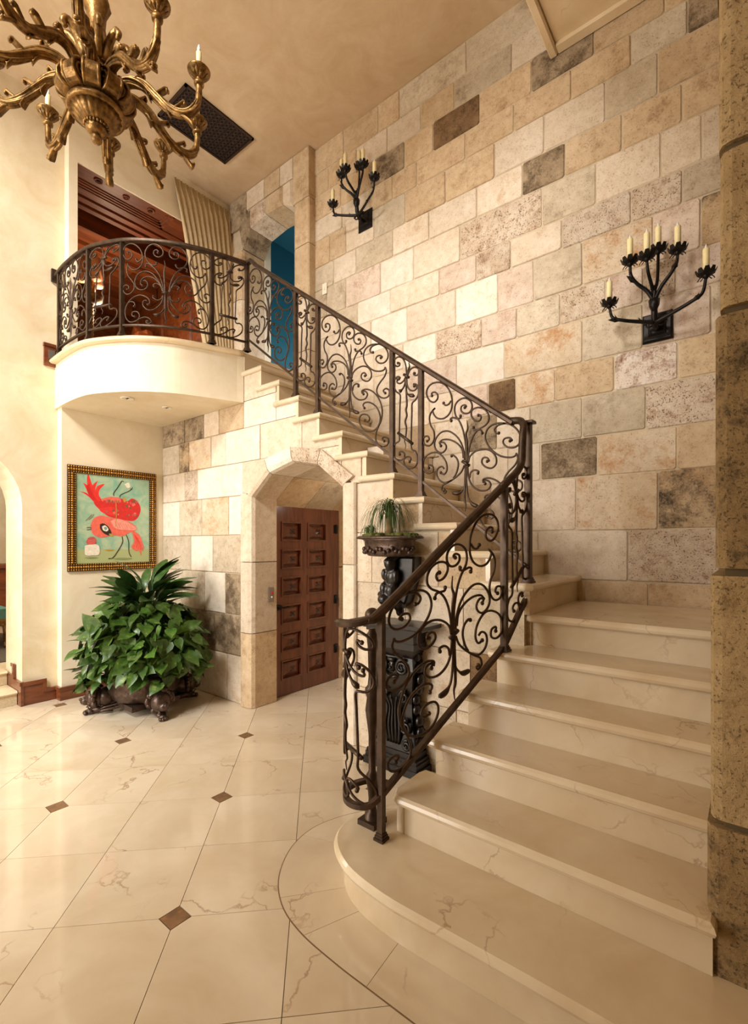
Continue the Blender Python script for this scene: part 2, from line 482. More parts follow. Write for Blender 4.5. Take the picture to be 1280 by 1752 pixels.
# ------------------------------------------------------------------ stone wall behind the stairs
ROWS = [
 (5.55, 5.83, [-3.79, -3.343, -2.886, -2.633, -1.926, -1.291, -0.738, -0.327, 0.35], "tttgggtt"),
 (5.31, 5.55, [-3.79, -3.562, -3.166, -2.778, -2.389, -2.045, -1.521, -1.052, -0.629, -0.295, 0.35], "ttcctgcttt"),
 (5.05, 5.31, [-3.79, -3.384, -2.997, -2.572, -2.258, -1.806, -1.364, -0.906, -0.466, 0.35], "ttdtbtdtt"),
 (4.82, 5.05, [-3.79, -3.367, -2.997, -2.715, -2.434, -1.937, -1.506, -1.065, -0.668, -0.336, 0.35], "ccttttttgd"),
 (4.53, 4.82, [-3.79, -3.545, -3.31, -2.938, -2.565, -2.132, -1.67, -1.264, -0.832, -0.504, 0.35], "ttcgttccgt"),
 (4.27, 4.53, [-3.79, -3.485, -3.174, -2.708, -2.301, -1.828, -1.434, -1.111, -0.723, -0.365, 0.35], "gcgcccdttt"),
 (3.965, 4.27, [-3.79, -3.588, -3.31, -2.857, -2.466, -1.988, -1.282, -0.89, -0.487, -0.261, 0.35], "ggpwcrgccc"),
 (3.735, 3.965, [-3.79, -3.451, -3.151, -2.736, -2.192, -1.833, -1.53, -1.132, -0.665, -0.368, 0.35], "cgwcprcrrg"),
 (3.41, 3.735, [-3.79, -3.326, -2.975, -2.545, -2.028, -1.64, -1.345, -0.986, -0.534, -0.267, 0.35], "ccwcwpgopk"),
 (3.163, 3.41, [-3.79, -3.326, -2.938, -2.585, -2.228, -1.785, -1.482, -1.145, -0.828, -0.593, -0.4, 0.35], "cccwrpgrprp"),
 (2.85, 3.163, [-3.579, -2.938, -2.519, -2.022, -1.585, -0.986, -0.593, -0.212, 0.35], "ccpwogpc"),
 (2.595, 2.85, [-3.245, -2.653, -2.295, -2.056, -1.727, -1.491, -1.18, -0.771, -0.391, 0.35], "cccpbotRt"),
 (2.296, 2.595, [-2.938, -2.519, -2.234, -1.915, -1.65, -1.368, -0.986, -0.576, 0.35], "ctcdcggr"),
 (2.007, 2.296, [-2.585, -2.264, -1.86, -1.55, -1.291, -0.883, -0.394, 0.35], "tcccdot"),
 (1.614, 2.007, [-2.389, -2.028, -1.701, -1.406, -1.027, -0.504, 0.35], "ctccok"),
 (1.256, 1.614, [-2.264, -1.915, -1.6, -1.309, -0.686, 0.35], "ccccr"),
 (0.98, 1.256, [-1.915, -1.406, -0.97, -0.562, 0.35], "tttt"),
]
wall_back = struct(MB().box(-3.86, 1.3, YW + 0.007, YW + 0.2, 2.3, ZC).box(-2.2, 1.3, YW + 0.007, YW + 0.2, 0, 2.3).build('wall_back', 'mortar'),
                   'high wall of mixed cream, tan and weathered limestone blocks')
rj = random.Random(5)
for z0, z1, xs, tones in ROWS:
    for i, t in enumerate(tones):
        g = rj.uniform(0.002, 0.0045)
        x0, x1 = xs[i] + g, xs[i+1] - g
        j = lambda: rj.uniform(-0.004, 0.004)
        c = 0.012
        poly = [(x0+c+j(), z0+g+j()), (x1-c+j(), z0+g+j()), (x1+j()*.5, z0+g+c), (x1+j()*.5, z1-g-c), (x1-c+j(), z1-g+j()), (x0+c+j(), z1-g+j()), (x0+j()*.5, z1-g-c), (x0+j()*.5, z0+g+c)]
        MB().prism(poly, YW + rj.uniform(-0.004, 0.002), YW + 0.03, 'xz', 0.006).build('stone_block', S[t], wall_back)

# ------------------------------------------------------------------ stair geometry
def nose(k): return -1.48 - 0.246 * (k - 9)      # outer nosing of the upper flight, k = riser count
YO = 2.70
def stair_top2(x):
    # height of the string under the tread that covers x
    if x > nose(7) - 0.059: return 5 * R
    for k in range(17, 6, -1):
        if x <= nose(k) - 0.059: return k * R - 0.045
    return 6 * R
# arch under the stairs
ARC_I = [(-3.595, 1.94), (-3.345, 2.135), (-3.045, 2.205), (-2.755, 2.145), (-2.49, 1.95)]
ARC_O = [(-3.75, 2.02), (-3.405, 2.272), (-3.06, 2.34), (-2.70, 2.275), (-2.355, 2.03)]
def arch_lo(x):
    if x <= -3.70 or x >= -2.40: return -1
    c = [((a[0]+b[0])/2, (a[1]+b[1])/2) for a, b in zip(ARC_I, ARC_O)]
    c[0] = (-3.70, 1.98); c[-1] = (-2.40, 1.99)
    for p, q in zip(c[:-1], c[1:]):
        if p[0] <= x <= q[0]: return p[1] + (q[1]-p[1]) * (x-p[0]) / (q[0]-p[0])
    return -1
brk = sorted([nose(k) - 0.059 for k in range(7, 18)] + [-3.70, -3.375, -3.05, -2.73, -2.40])
def clipped(x0, x1, z0, z1):
    """pieces of the rectangle under the stairs and outside the arch"""
    xs = sorted([x0, x1] + [b for b in brk if x0 < b < x1])
    spans = []
    for a, b in zip(xs[:-1], xs[1:]):
        e = 1e-4
        la, lb = max(z0, arch_lo(a + e)), max(z0, arch_lo(b - e))
        ha, hb = min(z1, stair_top2(a + e)), min(z1, stair_top2(b - e))
        if ha - la > 0.02 or hb - lb > 0.02:
            spans.append((a, b, min(la, ha - 0.004), min(lb, hb - 0.004), ha, hb))
    out = []; cur = []
    for s in spans:
        if cur and abs(cur[-1][1] - s[0]) > 1e-6: out.append(cur); cur = []
        cur.append(s)
    if cur: out.append(cur)
    polys = []
    for c in out:
        bot, top = [], []
        for a, b, la, lb, ha, hb in c:
            for p in ((a, la), (b, lb)):
                if not bot or (Vector(bot[-1]) - Vector(p)).length > 1e-3: bot.append(p)
            for p in ((a, ha), (b, hb)):
                if not top or (Vector(top[-1]) - Vector(p)).length > 1e-3: top.append(p)
        polys.append(bot + top[::-1])
    return polys
SROWS = [
 (3.10, 3.30, [-5.2, -3.74], 'c'),
 (2.85, 3.10, [-3.744, -3.28, -2.9], 'cw'),
 (2.60, 2.85, [-5.25, -4.788, -4.412, -4.145, -3.744, -3.28, -2.8], 'ddctww'),
 (2.285, 2.60, [-5.25, -4.892, -4.695, -4.285, -4.027, -3.50, -2.95, -2.2], 'gkocwcc'),
 (1.975, 2.285, [-5.25, -4.782, -4.531, -3.759, -3.3, -2.5, -2.30, -1.9], 'crwcccc'),
 (1.60, 1.975, [-5.25, -4.892, -4.455, -3.988, -3.6, -2.5, -1.95, -1.2], 'wgowcct'),
 (1.234, 1.60, [-5.25, -4.658, -4.254, -3.6, -2.5, -2.2, -1.635, -1.05], 'gwgccct'),
 (0.835, 1.234, [-5.25, -4.844, -4.401, -4.043, -3.6, -2.5, -1.9, -1.45, -1.05], 'ggwdcccg'),
 (0.45, 0.835, [-5.25, -4.678, -4.218, -3.6, -2.5, -1.78, -1.40, -1.05], 'gddcccb'),
 (0.0, 0.45, [-5.25, -4.576, -4.014, -3.6, -2.5, -2.0, -1.5, -1.05], 'gccccgc'),
]
wall_stair = thing('wall_stair', 'limestone block wall carrying the upper flight of stairs', None, (-3.0, YU, 0), kind='structure')
bk = MB()
for p in clipped(-5.6, -1.06, 0.0, 3.26): bk.prism(p, YU + 0.012, YU + 0.14, 'xz')
bk.build('mortar_core', 'mortar', wall_stair)
for z0, z1, xs, tones in SROWS:
    for i, t in enumerate(tones):
        g = rj.uniform(0.002, 0.005)
        for p in clipped(xs[i] + g, xs[i+1] - g, z0 + g, z1 - g):
            if abs(area2(p)) < 0.003: continue
            MB().prism(p, YU + rj.uniform(-0.003, 0.002), YU + 0.03, 'xz', 0.005 if len(p) == 4 else 0.0).build('stone_block', S[t], wall_stair)
# stone under the landing and lower flight
MB().box(-1.06, -0.1, 2.86, 2.95, 0, 0.9).build('stone_block', S['t'], wall_stair)

# passage under the stairs
struct(MB().box(-3.9, -3.72, 3.0, 4.45, 0, 2.3).build('wall_passage', 'mortar'), 'stone side wall of the passage under the stairs')
pw = struct(MB().box(-3.9, -2.2, 4.4, 4.5, 0, 2.5).build('wall_passage_end', S['t']), 'stone end wall of the passage under the stairs')
struct(MB().box(-2.46, -2.3, 3.0, 4.45, 0, 2.3).build('wall_passage_side', S['c']), 'stone far side wall of the passage under the stairs')
for z0, z1 in ((0.003, .62), (.63, 1.25), (1.26, 1.93)):
    MB().box(-3.72, -3.665, 3.965, 4.4, z0, z1).build('stone_block', S['t'], pw)

# stone surround of the arch
surr = thing('trim_2', 'polygonal limestone arch surround around the passage under the stairs', None, (-3.04, YO, 0), kind='structure')
def jamb(x_out, x_in, zs, tones, parent, y0, y1, ch=0.05, name='jamb_stone'):
    sgn = 1 if x_in > x_out else -1
    for (z0, z1), t in zip(zip(zs[:-1], zs[1:]), tones):
        pl = [(x_out, y1), (x_out, y0 + 0.012), (x_out + sgn*0.012, y0), (x_in - sgn*ch, y0), (x_in - sgn*ch*.3, y0 + ch*.35), (x_in, y0 + ch), (x_in, y1)]
        MB().prism(pl, z0 + 0.004, z1 - 0.004, 'xy').build(name, S[t], parent)
jamb(-3.76, -3.595, [0.0, 0.69, 1.348, 1.985], 'tcc', surr, YO, 3.0)
jamb(-2.34, -2.49, [0.0, 0.6, 1.36, 1.985], 'wcc', surr, YO, 3.0)
MB().box(-3.72, -3.62, YO + .03, 2.98, 0.01, 1.95).box(-2.47, -2.36, YO + .03, 2.98, 0.01, 1.95).build('mortar_core', 'mortar', surr)
for ring, (ya, yb) in enumerate(((YO, 3.0), (3.005, 3.42), (3.425, 3.85), (3.855, 4.38))):
    for q in range(4):
        i0, i1, o0, o1 = ARC_I[q], ARC_I[q+1], ARC_O[q], ARC_O[q+1]
        if ring: i0, i1 = (i0[0] - (.07 if q == 0 else 0), i0[1] - (.055 if q == 0 else 0)), (i1[0] + (.07 if q == 3 else 0), i1[1] - (.05 if q == 3 else 0))
        poly = inset([i0, i1, o1, o0], 0.003)
        if ring == 0:
            ch = 0.05
            mid = [Vector(p) for p in poly]
            # rounded arris towards the opening
            up = (Vector(o0) - Vector(i0)).normalized() * 0.045; up2 = (Vector(o1) - Vector(i1)).normalized() * 0.045
            vs = []
            a, b, c, d = mid
            def y3(p, y): return (p.x, y, p.y)
            vs = [y3(a + up, ya), y3(b + up2, ya), y3(c, ya), y3(d, ya), y3(a + up*.3, ya + .015), y3(b + up2*.3, ya + .015), y3(a, ya + .045), y3(b, ya + .045), y3(a, yb), y3(b, yb), y3(c, yb), y3(d, yb)]
            fs = [(0,1,2,3), (4,5,1,0), (6,7,5,4), (8,9,7,6), (11,10,9,8), (3,2,10,11), (0,3,11,8,6,4), (1,5,7,9,10,2)]
            MB().add(vs, fs).build('voussoir', S['rwrr'[q]] if q else S['c'], surr)
        else:
            MB().prism(poly, ya, yb, 'xz', 0.006).build('vault_stone', S['ttgt'[(q + ring) % 4]], surr)

# ------------------------------------------------------------------ pillar at the right
pil = thing('column', None, None, (0.1, 2.0, 0), kind='structure')
pil['label'] = 'rough limestone pillar standing at the right edge of the bottom steps'
MB().box(-0.07, 0.55, 1.83, 2.4, 0, 5.25).build('mortar_core', 'mortar_dark', pil)
zc = [0.0, 0.655, 1.432, 2.235, 2.735, 3.25, 3.9, 4.6, 5.24]
for i, (z0, z1) in enumerate(zip(zc[:-1], zc[1:])):
    x0 = [-.116, -.107, -.095, -.083, -.086, -.092, -.10, -.107][i]; c = 0.045
    c = .03
    pl = [(x0, 2.42), (x0, 1.812 + c), (x0 + c*.3, 1.812 + c*.3), (x0 + c, 1.812), (0.6, 1.812), (0.6, 2.42)]
    MB().prism(pl, z0 + 0.012, z1 - 0.012, 'xy').build('pillar_stone', M['pillar_dark'] if i in (0, 2, 5) else M['pillar'], pil)

# ------------------------------------------------------------------ left wall, projecting bay, arch to the next room
wl = MB()
YA0, YA1, ZS, RA = 0.23, 1.43, 1.86, 0.60        # arch opening
YAc = (YA0 + YA1) / 2
ap = [(YAc + RA * math.cos(a), ZS + RA * math.sin(a)) for a in [PI * k / 20 for k in range(21)]]
outer = [(-3.6, 0.0), (YA0, 0.0)] + ap[::-1] + [(YA1, 0.0), (1.79, 0.0), (1.79, ZC), (-3.6, ZC)]
wl.prism(outer, XL, XL - 0.5, 'yz')
wall_left = struct(wl.build('wall_left', 'plaster'), 'smooth cream plaster wall pierced by an arch at the far left')
MB().box(XL - 0.5, XP, 1.72, 3.0, 0, 2.84).build('wall_bay_lower', 'plaster_pale', wall_left)
MB().box(-5.268, XP, 1.86, 3.69, 5.31, ZC).box(-5.40, XP, 1.782, 1.86, ZF, ZC).build('wall_bay_header', 'plaster_pale', wall_left)
bs = thing('baseboard_left', 'brown wooden baseboard stepping down along the plaster wall', None, (-5.3, 1.7, 0), kind='structure')
MB().prism([(1.43, 0), (1.72, 0), (1.72, .125), (1.615, .125), (1.615, .215), (1.43, .215)], XL + .022, XL, 'yz').build('board', 'wood_base', bs)
MB().prism([(1.43, .185), (1.59, .185), (1.59, .125), (1.585, .095), (1.72, .095), (1.72, .125), (1.62, .125), (1.62, .222), (1.43, .222)], XL + .034, XL + .022, 'yz').build('moulding', 'wood_base', bs)
MB().box(XL + .036, XP, 1.698, 1.72, 0, .125).box(XL + .036, XP, 1.69, 1.698, .098, .13).build('board', 'wood_base', bs)
MB().box(XP, XP + .022, 1.70, 2.70, 0, .125).build('board', 'wood_base', bs)
MB().box(XP, XP + .032, 1.69, 2.70, .098, .13).build('moulding', 'wood_base', bs)
MB().prism([(XL + .03, 0), (XL + .03, .225), (XL - .17, .225), (XL - .17, .36), (XL - .24, .36), (XL - .24, .25), (XL - .5, .25), (XL - .5, 0)], YA1 - .018, YA1 + .006, 'xz').build('board', 'wood_base', bs)
MB().prism([(XL + .035, .19), (XL + .035, .228), (XL - .165, .228), (XL - .165, .37), (XL - .25, .37), (XL - .25, .34), (XL - .205, .34), (XL - .205, .19)], YA1 - .028, YA1 - .018, 'xz').build('moulding', 'wood_base', bs)
# two low steps in the arch
st = thing('arch_steps', 'two low marble steps with mosaic risers inside the left arch', 'steps', (-5.6, 1.0, 0))
for k, (xf, z) in enumerate(((-5.41, .135), (-5.72, .27))):
    MB().box(xf - 1.2, xf - .02, YA0 + .01, YA1 - .022, z - .135 + .001, z - .03).build('riser', 'mosaic', st)
    MB().sweep([(xf - .02, YA0 + .01, z - .0175), (xf - .02, YA1 - .022, z - .0175)], [(-.35, -.015), (.01, -.015), (.022, 0), (.01, .0155), (-.35, .0155)]).build('tread', 'marble_plain', st)
struct(MB().box(-9.5, XL - 0.5, -1.5, 3.0, .13, .265).build('floor_next_room', 'marble_plain'), 'pale floor of the room beyond the left arch')
struct(MB().box(-9.7, -9.5, -1.5, 3.0, 0, 4).build('wall_next_room', 'plaster'), 'far wall of the room beyond the left arch')
struct(MB().box(-9.5, XL - .5, -1.5, 3.0, 3.2, 3.3).build('ceiling_next_room', 'plaster'), 'ceiling of the room beyond the left arch')

# ------------------------------------------------------------------ balcony
NOSE = [(-5.38, 1.655), (-5.036, 1.643), (-4.75, 1.652), (-4.55, 1.69), (-4.32, 1.80), (-4.118, 1.945), (-3.94, 2.15), (-3.818, 2.409), (-3.70, 2.70)]
nb = [tuple(p) for p in cr(NOSE, 6)]
fasc = []
for i, p in enumerate(nb):
    q0, q1 = Vector(nb[max(0, i-1)]), Vector(nb[min(len(nb)-1, i+1)])
    t = (q1 - q0).normalized(); n = Vector((-t.y, t.x)); fasc.append(tuple(Vector(p) + n * 0.045))
bal = thing('balcony', 'curved cream plaster balcony projecting over the painting', 'balcony', (-4.6, 2.6, 2.84))
fasc[-1] = (-3.735, 2.72)
body = fasc + [(-3.735, 3.2), (-5.24, 3.2), (-5.24, 1.75), (-5.30, 1.72)]
MB().prism([(p[0], p[1]) for p in fasc] + [(-3.735, 2.725), (-5.36, 2.725)], 2.84, ZF - 0.045, 'xy').build('slab', 'plaster_pale', bal)
prof = [(.0, -.022), (.018, -.019), (.03, -.008), (.03, .008), (.018, .019), (.0, .022), (-.12, .022), (-.12, -.022)]
MB().sweep([(p[0], p[1], ZF - .022) for p in [tuple(Vector(a) * 0.55 + Vector(b) * 0.45) for a, b in zip(nb, fasc)]], [(-x if False else x, y) for x, y in prof], True).build('edge_nosing', 'marble_plain', bal)
MB().prism([(p[0], p[1]) for p in fasc] + [(-3.72, 3.67), (-5.36, 3.67)], ZF - .04, ZF - .004, 'xy').build('floor_slab', 'marble_plain', bal)
for x, y, r0 in ((-4.444, 1.981, .058), (-4.448, 2.357, .045)):
    can = MB().lathe([(r0, 0), (r0, -.006), (r0*.8, -.008), (r0*.62, -.002)], (x, y, 2.8385), 20).build('recessed_light', 'white', bal)
    MB().box(x - .022, x + .022, y - .007, y + .007, 2.834, 2.836).build('slot', 'black', can)

# upper floor beyond the balcony
struct(MB().box(-9.0, -5.365, 1.79, 4.6, 3.15, ZF - .002).build('floor_upper', 'wood_red'), 'wooden floor of the upper library')
# ------------------------------------------------------------------ staircase
stairs = thing('staircase', 'winding cream marble staircase with rounded nosings', 'staircase', (-1.2, 2.4, 0))
def nosing_prof(d, th=.045):     # x = outward
    return [(-d, -th/2), (-.012, -th/2), (.006, -th*.36), (.012, 0), (.006, th*.36), (-.012, th/2), (-d, th/2)]
# upper flight: risers 7..18, going towards -x
for k in range(7, 19):
    xn, z = nose(k), k * R
    y1 = YW - .004
    if k < 18:
        # tread slab with a rounded front edge and a rounded return on the outer side
        e = .012; th = .045
        x_l = xn - .335
        def sl(off, zz): return [(x_l, YO + off, zz), (xn - off, YO + off, zz), (xn - off, y1, zz), (x_l, y1, zz)]
        offs = [(.014, 0), (.004, .008), (0, .02), (.004, .034), (.014, th)]
        vs = []
        for o_, h_ in offs: vs += sl(o_, z - th + h_)
        fs = [(3, 2, 1, 0), (16, 17, 18, 19)]
        for a in range(4):
            for b in range(4):
                c = (b + 1) % 4; fs.append((a*4+b, a*4+c, a*4+4+c, a*4+4+b))
        MB().add(vs, fs).build('tread', 'marble_step', stairs)
    MB().box(xn - .06, xn - .03, YU - .006, y1, (k - 1) * R + .0005, z - .046).build('riser', 'marble_step', stairs)
# lower flight: risers 1..6, going towards +y
LOW = {2: (-1.26, 1.80), 3: (-1.245, 2.055), 4: (-1.19, 2.295), 5: (-1.135, 2.535), 6: (-1.06, 2.79)}   # left end and face of each riser
XR = -0.105
def slab(poly, z, th=.045, name='tread', mat='marble_step'):
    """marble slab with a rounded edge all round"""
    rings = []
    for off, h in ((.016, 0), (.005, .008), (0, .021), (.005, .035), (.016, th)):
        q = inset(poly, off) if off else poly
        rings.append([(p[0], p[1], z - th + h) for p in q])
    n = len(poly); vs = [v for r_ in rings for v in r_]; fs = [tuple(range(n))[::-1], tuple(range(4*n, 5*n))]
    for a in range(4):
        for b in range(n):
            c = (b + 1) % n; fs.append((a*n+b, a*n+c, a*n+n+c, a*n+n+b))
    mb = MB().add(vs, fs, False)
    return mb.build(name, mat, stairs)
for k in range(2, 7):
    xl, yf = LOW[k]; z = k * R
    yb = (LOW[k+1][1] if k < 6 else YW - .004) + (.02 if k < 6 else 0)
    xr = XR if k > 2 else -.088
    if k == 2:   # rounded left return
        poly = [(xr, yf - .045), (xr, yb), (xl - .06, yb), (xl - .075, yb - .06), (xl - .07, yf + .02), (xl - .045, yf - .025), (xl - .01, yf - .045)]
    elif k == 6:
        poly = [(XR, yf - .045), (XR, yb), (nose(7) - .05, yb), (nose(7) - .05, yf + .06), (xl - .035, yf + .06), (xl - .04, yf - .02), (xl - .015, yf - .045)]
    else: poly = [(xr, yf - .045), (xr, yb), (xl - .05, yb), (xl - .055, yf - .01), (xl - .04, yf - .035), (xl - .012, yf - .045)]
    slab(poly, z)
    MB().box(xl, -.10, yf, yf + .03, (k - 1) * R + .0005, z - .046).build('riser', 'marble_step', stairs)
    MB().box(xl, xl + .03, yf + .03, yb + (.02 if k < 6 else -.9), (k - 1) * R + .0005, z - .046).build('string_panel', S['t'], stairs)
MB().box(-1.30, -1.262, 1.80, 1.86, R + .0005, 2*R - .046).build('end_post', 'marble_step', stairs)
# bottom step with a bull-nosed end
B1 = [(0.6, 1.435), (-0.4, 1.437), (-0.9, 1.428), (-1.1, 1.428), (-1.288, 1.455), (-1.42, 1.515), (-1.51, 1.60), (-1.545, 1.70), (-1.53, 1.80), (-1.47, 1.90), (-1.38, 1.97), (-1.27, 2.0)]
b1 = [tuple(p) for p in cr(B1, 4)]
slab(b1 + [(-1.2, 2.06), (.6, 2.06)], R)
rin = inset(b1 + [(-1.2, 2.03), (.6, 2.03)], .045)
MB().prism(rin, .0025, R - .046, 'xy').build('riser', 'marble_step', stairs)

# ------------------------------------------------------------------ railing
railing = thing('stair_railing', 'wrought-iron scroll railing running from the bottom step up around the balcony', 'railing', (-1.3, 1.75, R))
BIG = dict(w=(60, 1210), top=(75, 75), bot=(1155, 1155), s=[
 ('e', [(148,225),(138,205),(158,188),(190,200),(205,238),(188,278),(148,297),(105,275),(78,220),(86,160),(125,112),(185,90),(250,108),(305,160),(332,225),(342,300),(325,370),(275,420),(215,432),(172,402),(146,362)]),
 ('s', [(256,297),(262,318),(285,325),(315,305),(333,265)]),
 ('e', [(146,362),(130,430),(150,510),(195,565),(228,620),(228,680),(195,730),(140,750),(95,725),(78,680),(95,640),(130,628),(158,650),(155,680),(138,685)]),
 ('s', [(530,192),(540,178),(520,160),(490,168),(478,205),(500,240),(550,248),(590,215),(595,165),(560,110),(500,85),(430,105),(385,160),(370,220),(385,285),(425,345),(470,385),(520,440),(560,510),(585,590),(600,670),(605,700)]),
 ('se', [(380,385),(375,360),(400,345),(440,350),(480,365),(510,350),(515,330)]),
 ('', [(600,700),(575,630),(530,550),(480,485),(420,452),(350,450),(280,490),(243,560),(245,630),(280,680),(335,692),(385,668),(405,615),(380,570),(345,570)]),
 ('e', [(595,700),(565,620),(510,550),(440,517),(370,524),(322,565),(312,610),(335,632)]),
 ('e', [(585,665),(560,620),(525,600),(490,605),(472,625),(485,640)]),
 ('e', [(590,740),(575,790),(530,815),(490,800),(465,775),(475,765)]),
 ('', [(597,740),(580,830),(540,890),(480,940),(410,950),(360,915),(340,870),(360,828),(400,830)]),
 ('se', [(405,880),(430,855),(415,805),(360,770),(290,762),(210,800),(150,860),(115,930),(108,1000),(125,1065),(170,1110),(225,1110),(270,1090),(300,1040),(285,990),(245,975),(205,990),(205,1030),(235,1040)]),
 ('e', [(150,860),(190,845),(230,860),(240,890),(228,908)]),
 ('e', [(205,1115),(260,1095),(310,1065),(370,1045),(425,1060),(450,1100),(430,1125),(390,1120),(385,1095),(405,1095)]),
 ('t', [(610,740),(612,850),(605,920),(570,970),(530,1005),(470,1000)]),
], mirror=1270, stem=[[(618,720),(615,600),(608,480),(612,400),(622,350),(610,285)], [(620,700),(622,900),(618,1000),(628,1060),(620,1120)]], collar=(618, 705, 0))
SLOPE = dict(w=(60, 885), top=(-41, 445), bot=(1092, 1724), s=[
 ('s', [(158,220),(155,195),(180,180),(205,200),(205,245),(175,282),(135,270),(110,215),(118,150),(160,95),(225,75),(280,105),(315,170),(328,240),(325,320),(300,390),(255,435),(205,440),(175,410),(165,370),(185,340)]),
 ('s', [(258,280),(275,300),(300,285),(322,245)]),
 ('e', [(185,340),(150,390),(135,450),(145,520),(170,570),(178,630),(165,690),(135,728),(95,725),(78,685),(90,645),(120,635),(132,665),(115,685)]),
 ('s', [(432,295),(445,280),(430,270),(405,290),(405,335),(435,355),(470,335),(490,280),(480,225),(440,200),(395,220),(360,270),(350,330),(360,390),(390,440),(415,510),(430,590),(440,680),(442,830)]),
 ('se', [(322,448),(315,430),(335,412),(375,415),(400,400),(398,385)]),
 ('s', [(538,350),(548,345),(560,365),(545,405),(510,405),(485,365),(490,310),(535,275),(585,280),(615,325),(615,390),(585,445),(540,490),(505,550),(480,630),(465,720),(455,830)]),
 ('se', [(500,480),(505,500),(535,495),(560,495),(568,520)]),
 ('se', [(690,490),(670,495),(658,465),(680,420),(720,390),(760,380),(810,410),(840,470),(838,540),(805,595),(755,610),(722,580),(730,535),(765,515),(785,535),(770,545)]),
 ('', [(740,382),(680,395),(630,435),(600,490),(590,560),(610,630),(655,685),(710,712),(770,705),(805,680),(815,650)]),
 ('e', [(815,650),(825,700),(805,770),(765,840),(735,910),(730,970),(755,1015),(800,1030),(840,1005),(855,965),(850,920),(820,910),(795,940),(815,965)]),
 ('e', [(430,820),(425,740),(400,650),(360,590),(300,555),(240,575),(195,640),(178,710),(195,765),(235,785),(270,755),(280,710),(255,675),(225,690),(235,715)]),
 ('', [(420,800),(410,720),(370,665),(310,640),(250,650),(218,690)]),
 ('e', [(460,840),(475,770),(520,710),(580,675),(635,680),(670,730),(670,800),(635,850),(590,845),(565,810),(575,765),(605,755),(620,780),(605,790)]),
 ('', [(428,870),(405,940),(360,1005),(310,1055),(262,1080),(218,1058),(198,1005),(208,950),(240,922),(262,940)]),
 ('se', [(235,985),(265,995),(287,940),(275,860),(225,795),(165,795),(105,840),(78,910),(85,980),(125,1010),(165,985),(165,935),(130,925),(130,955)]),
 ('s', [(325,800),(340,790),(370,820),(380,880),(365,960),(340,1020)]),
 ('e', [(330,1040),(290,1075),(250,1110),(240,1160),(265,1185),(280,1165),(265,1155)]),
 ('t', [(435,880),(435,1000),(430,1090),(405,1140),(375,1165),(325,1165)]),
 ('t', [(450,880),(445,1000),(455,1150),(470,1210),(500,1245),(545,1255)]),
 ('e', [(455,880),(462,980),(490,1055),(545,1092),(605,1072),(632,1015),(615,980),(585,985),(590,1015)]),
 ('s', [(535,925),(540,905),(510,900),(480,930),(470,990)]),
 ('e', [(575,1010),(575,975),(620,950),(680,965),(735,1020),(770,1100),(785,1190),(775,1300),(745,1390),(720,1480),(720,1560),(750,1610),(800,1615),(840,1580),(845,1520),(810,1500),(785,1525),(805,1550)]),
 ('se', [(600,1185),(585,1150),(610,1115),(660,1108),(720,1145),(755,1215),(765,1290),(745,1380),(700,1440),(640,1460),(585,1440),(550,1380),(548,1310),(580,1265),(630,1265),(655,1305),(635,1345),(605,1335)]),
], mirror=None, stem=[[(448,860),(450,650),(442,560),(455,500),(450,420)], [(440,860),(434,1050),(430,1200),(440,1260),(435,1330)]], collar=(440, 850, 1))
NARROW = dict(w=(75, 395), top=(60, 250), bot=(1342, 1598), s=[
 ('s', [(140,200),(160,200),(155,230),(125,240),(97,205),(105,155),(150,125),(200,145),(225,210),(235,290),(235,340)]),
 ('s', [(325,310),(315,305),(320,330),(350,330),(372,300),(365,250),(325,235),(280,265),(255,320),(248,350)]),
 ('se', [(152,392),(165,375),(140,365),(110,390),(95,440),(100,500),(125,550),(165,585),(163,700),(158,900),(155,1050),(155,1140),(110,1180),(85,1240),(85,1310),(120,1365),(170,1375),(205,1350),(215,1300),(190,1270),(155,1280),(160,1305)]),
 ('s', [(135,400),(130,435),(165,445),(205,410),(225,370)]),
 ('se', [(320,465),(315,440),(345,445),(365,490),(365,560),(335,630),(298,680),(295,800),(290,1000),(290,1215),(330,1250),(355,1310),(350,1400),(315,1450),(265,1465),(220,1440),(205,1385),(220,1340),(260,1325),(285,1350),(270,1385)]),
 ('e', [(240,380),(245,460),(275,515),(320,520),(350,480),(330,455)]),
 ('t', [(225,370),(215,460),(185,520),(150,545)]),
 ('t', [(240,380),(235,520),(260,575),(330,585)]),
], mirror=None, stem=[[(245,360),(255,280),(270,230),(262,185)], [(230,360),(235,560),(240,700),(230,760),(240,830),(222,900),(235,980),(228,1080),(215,1140),(228,1190),(220,1240)]], collar=(235, 350, 1), bar=[(140,1045),(305,1165)])
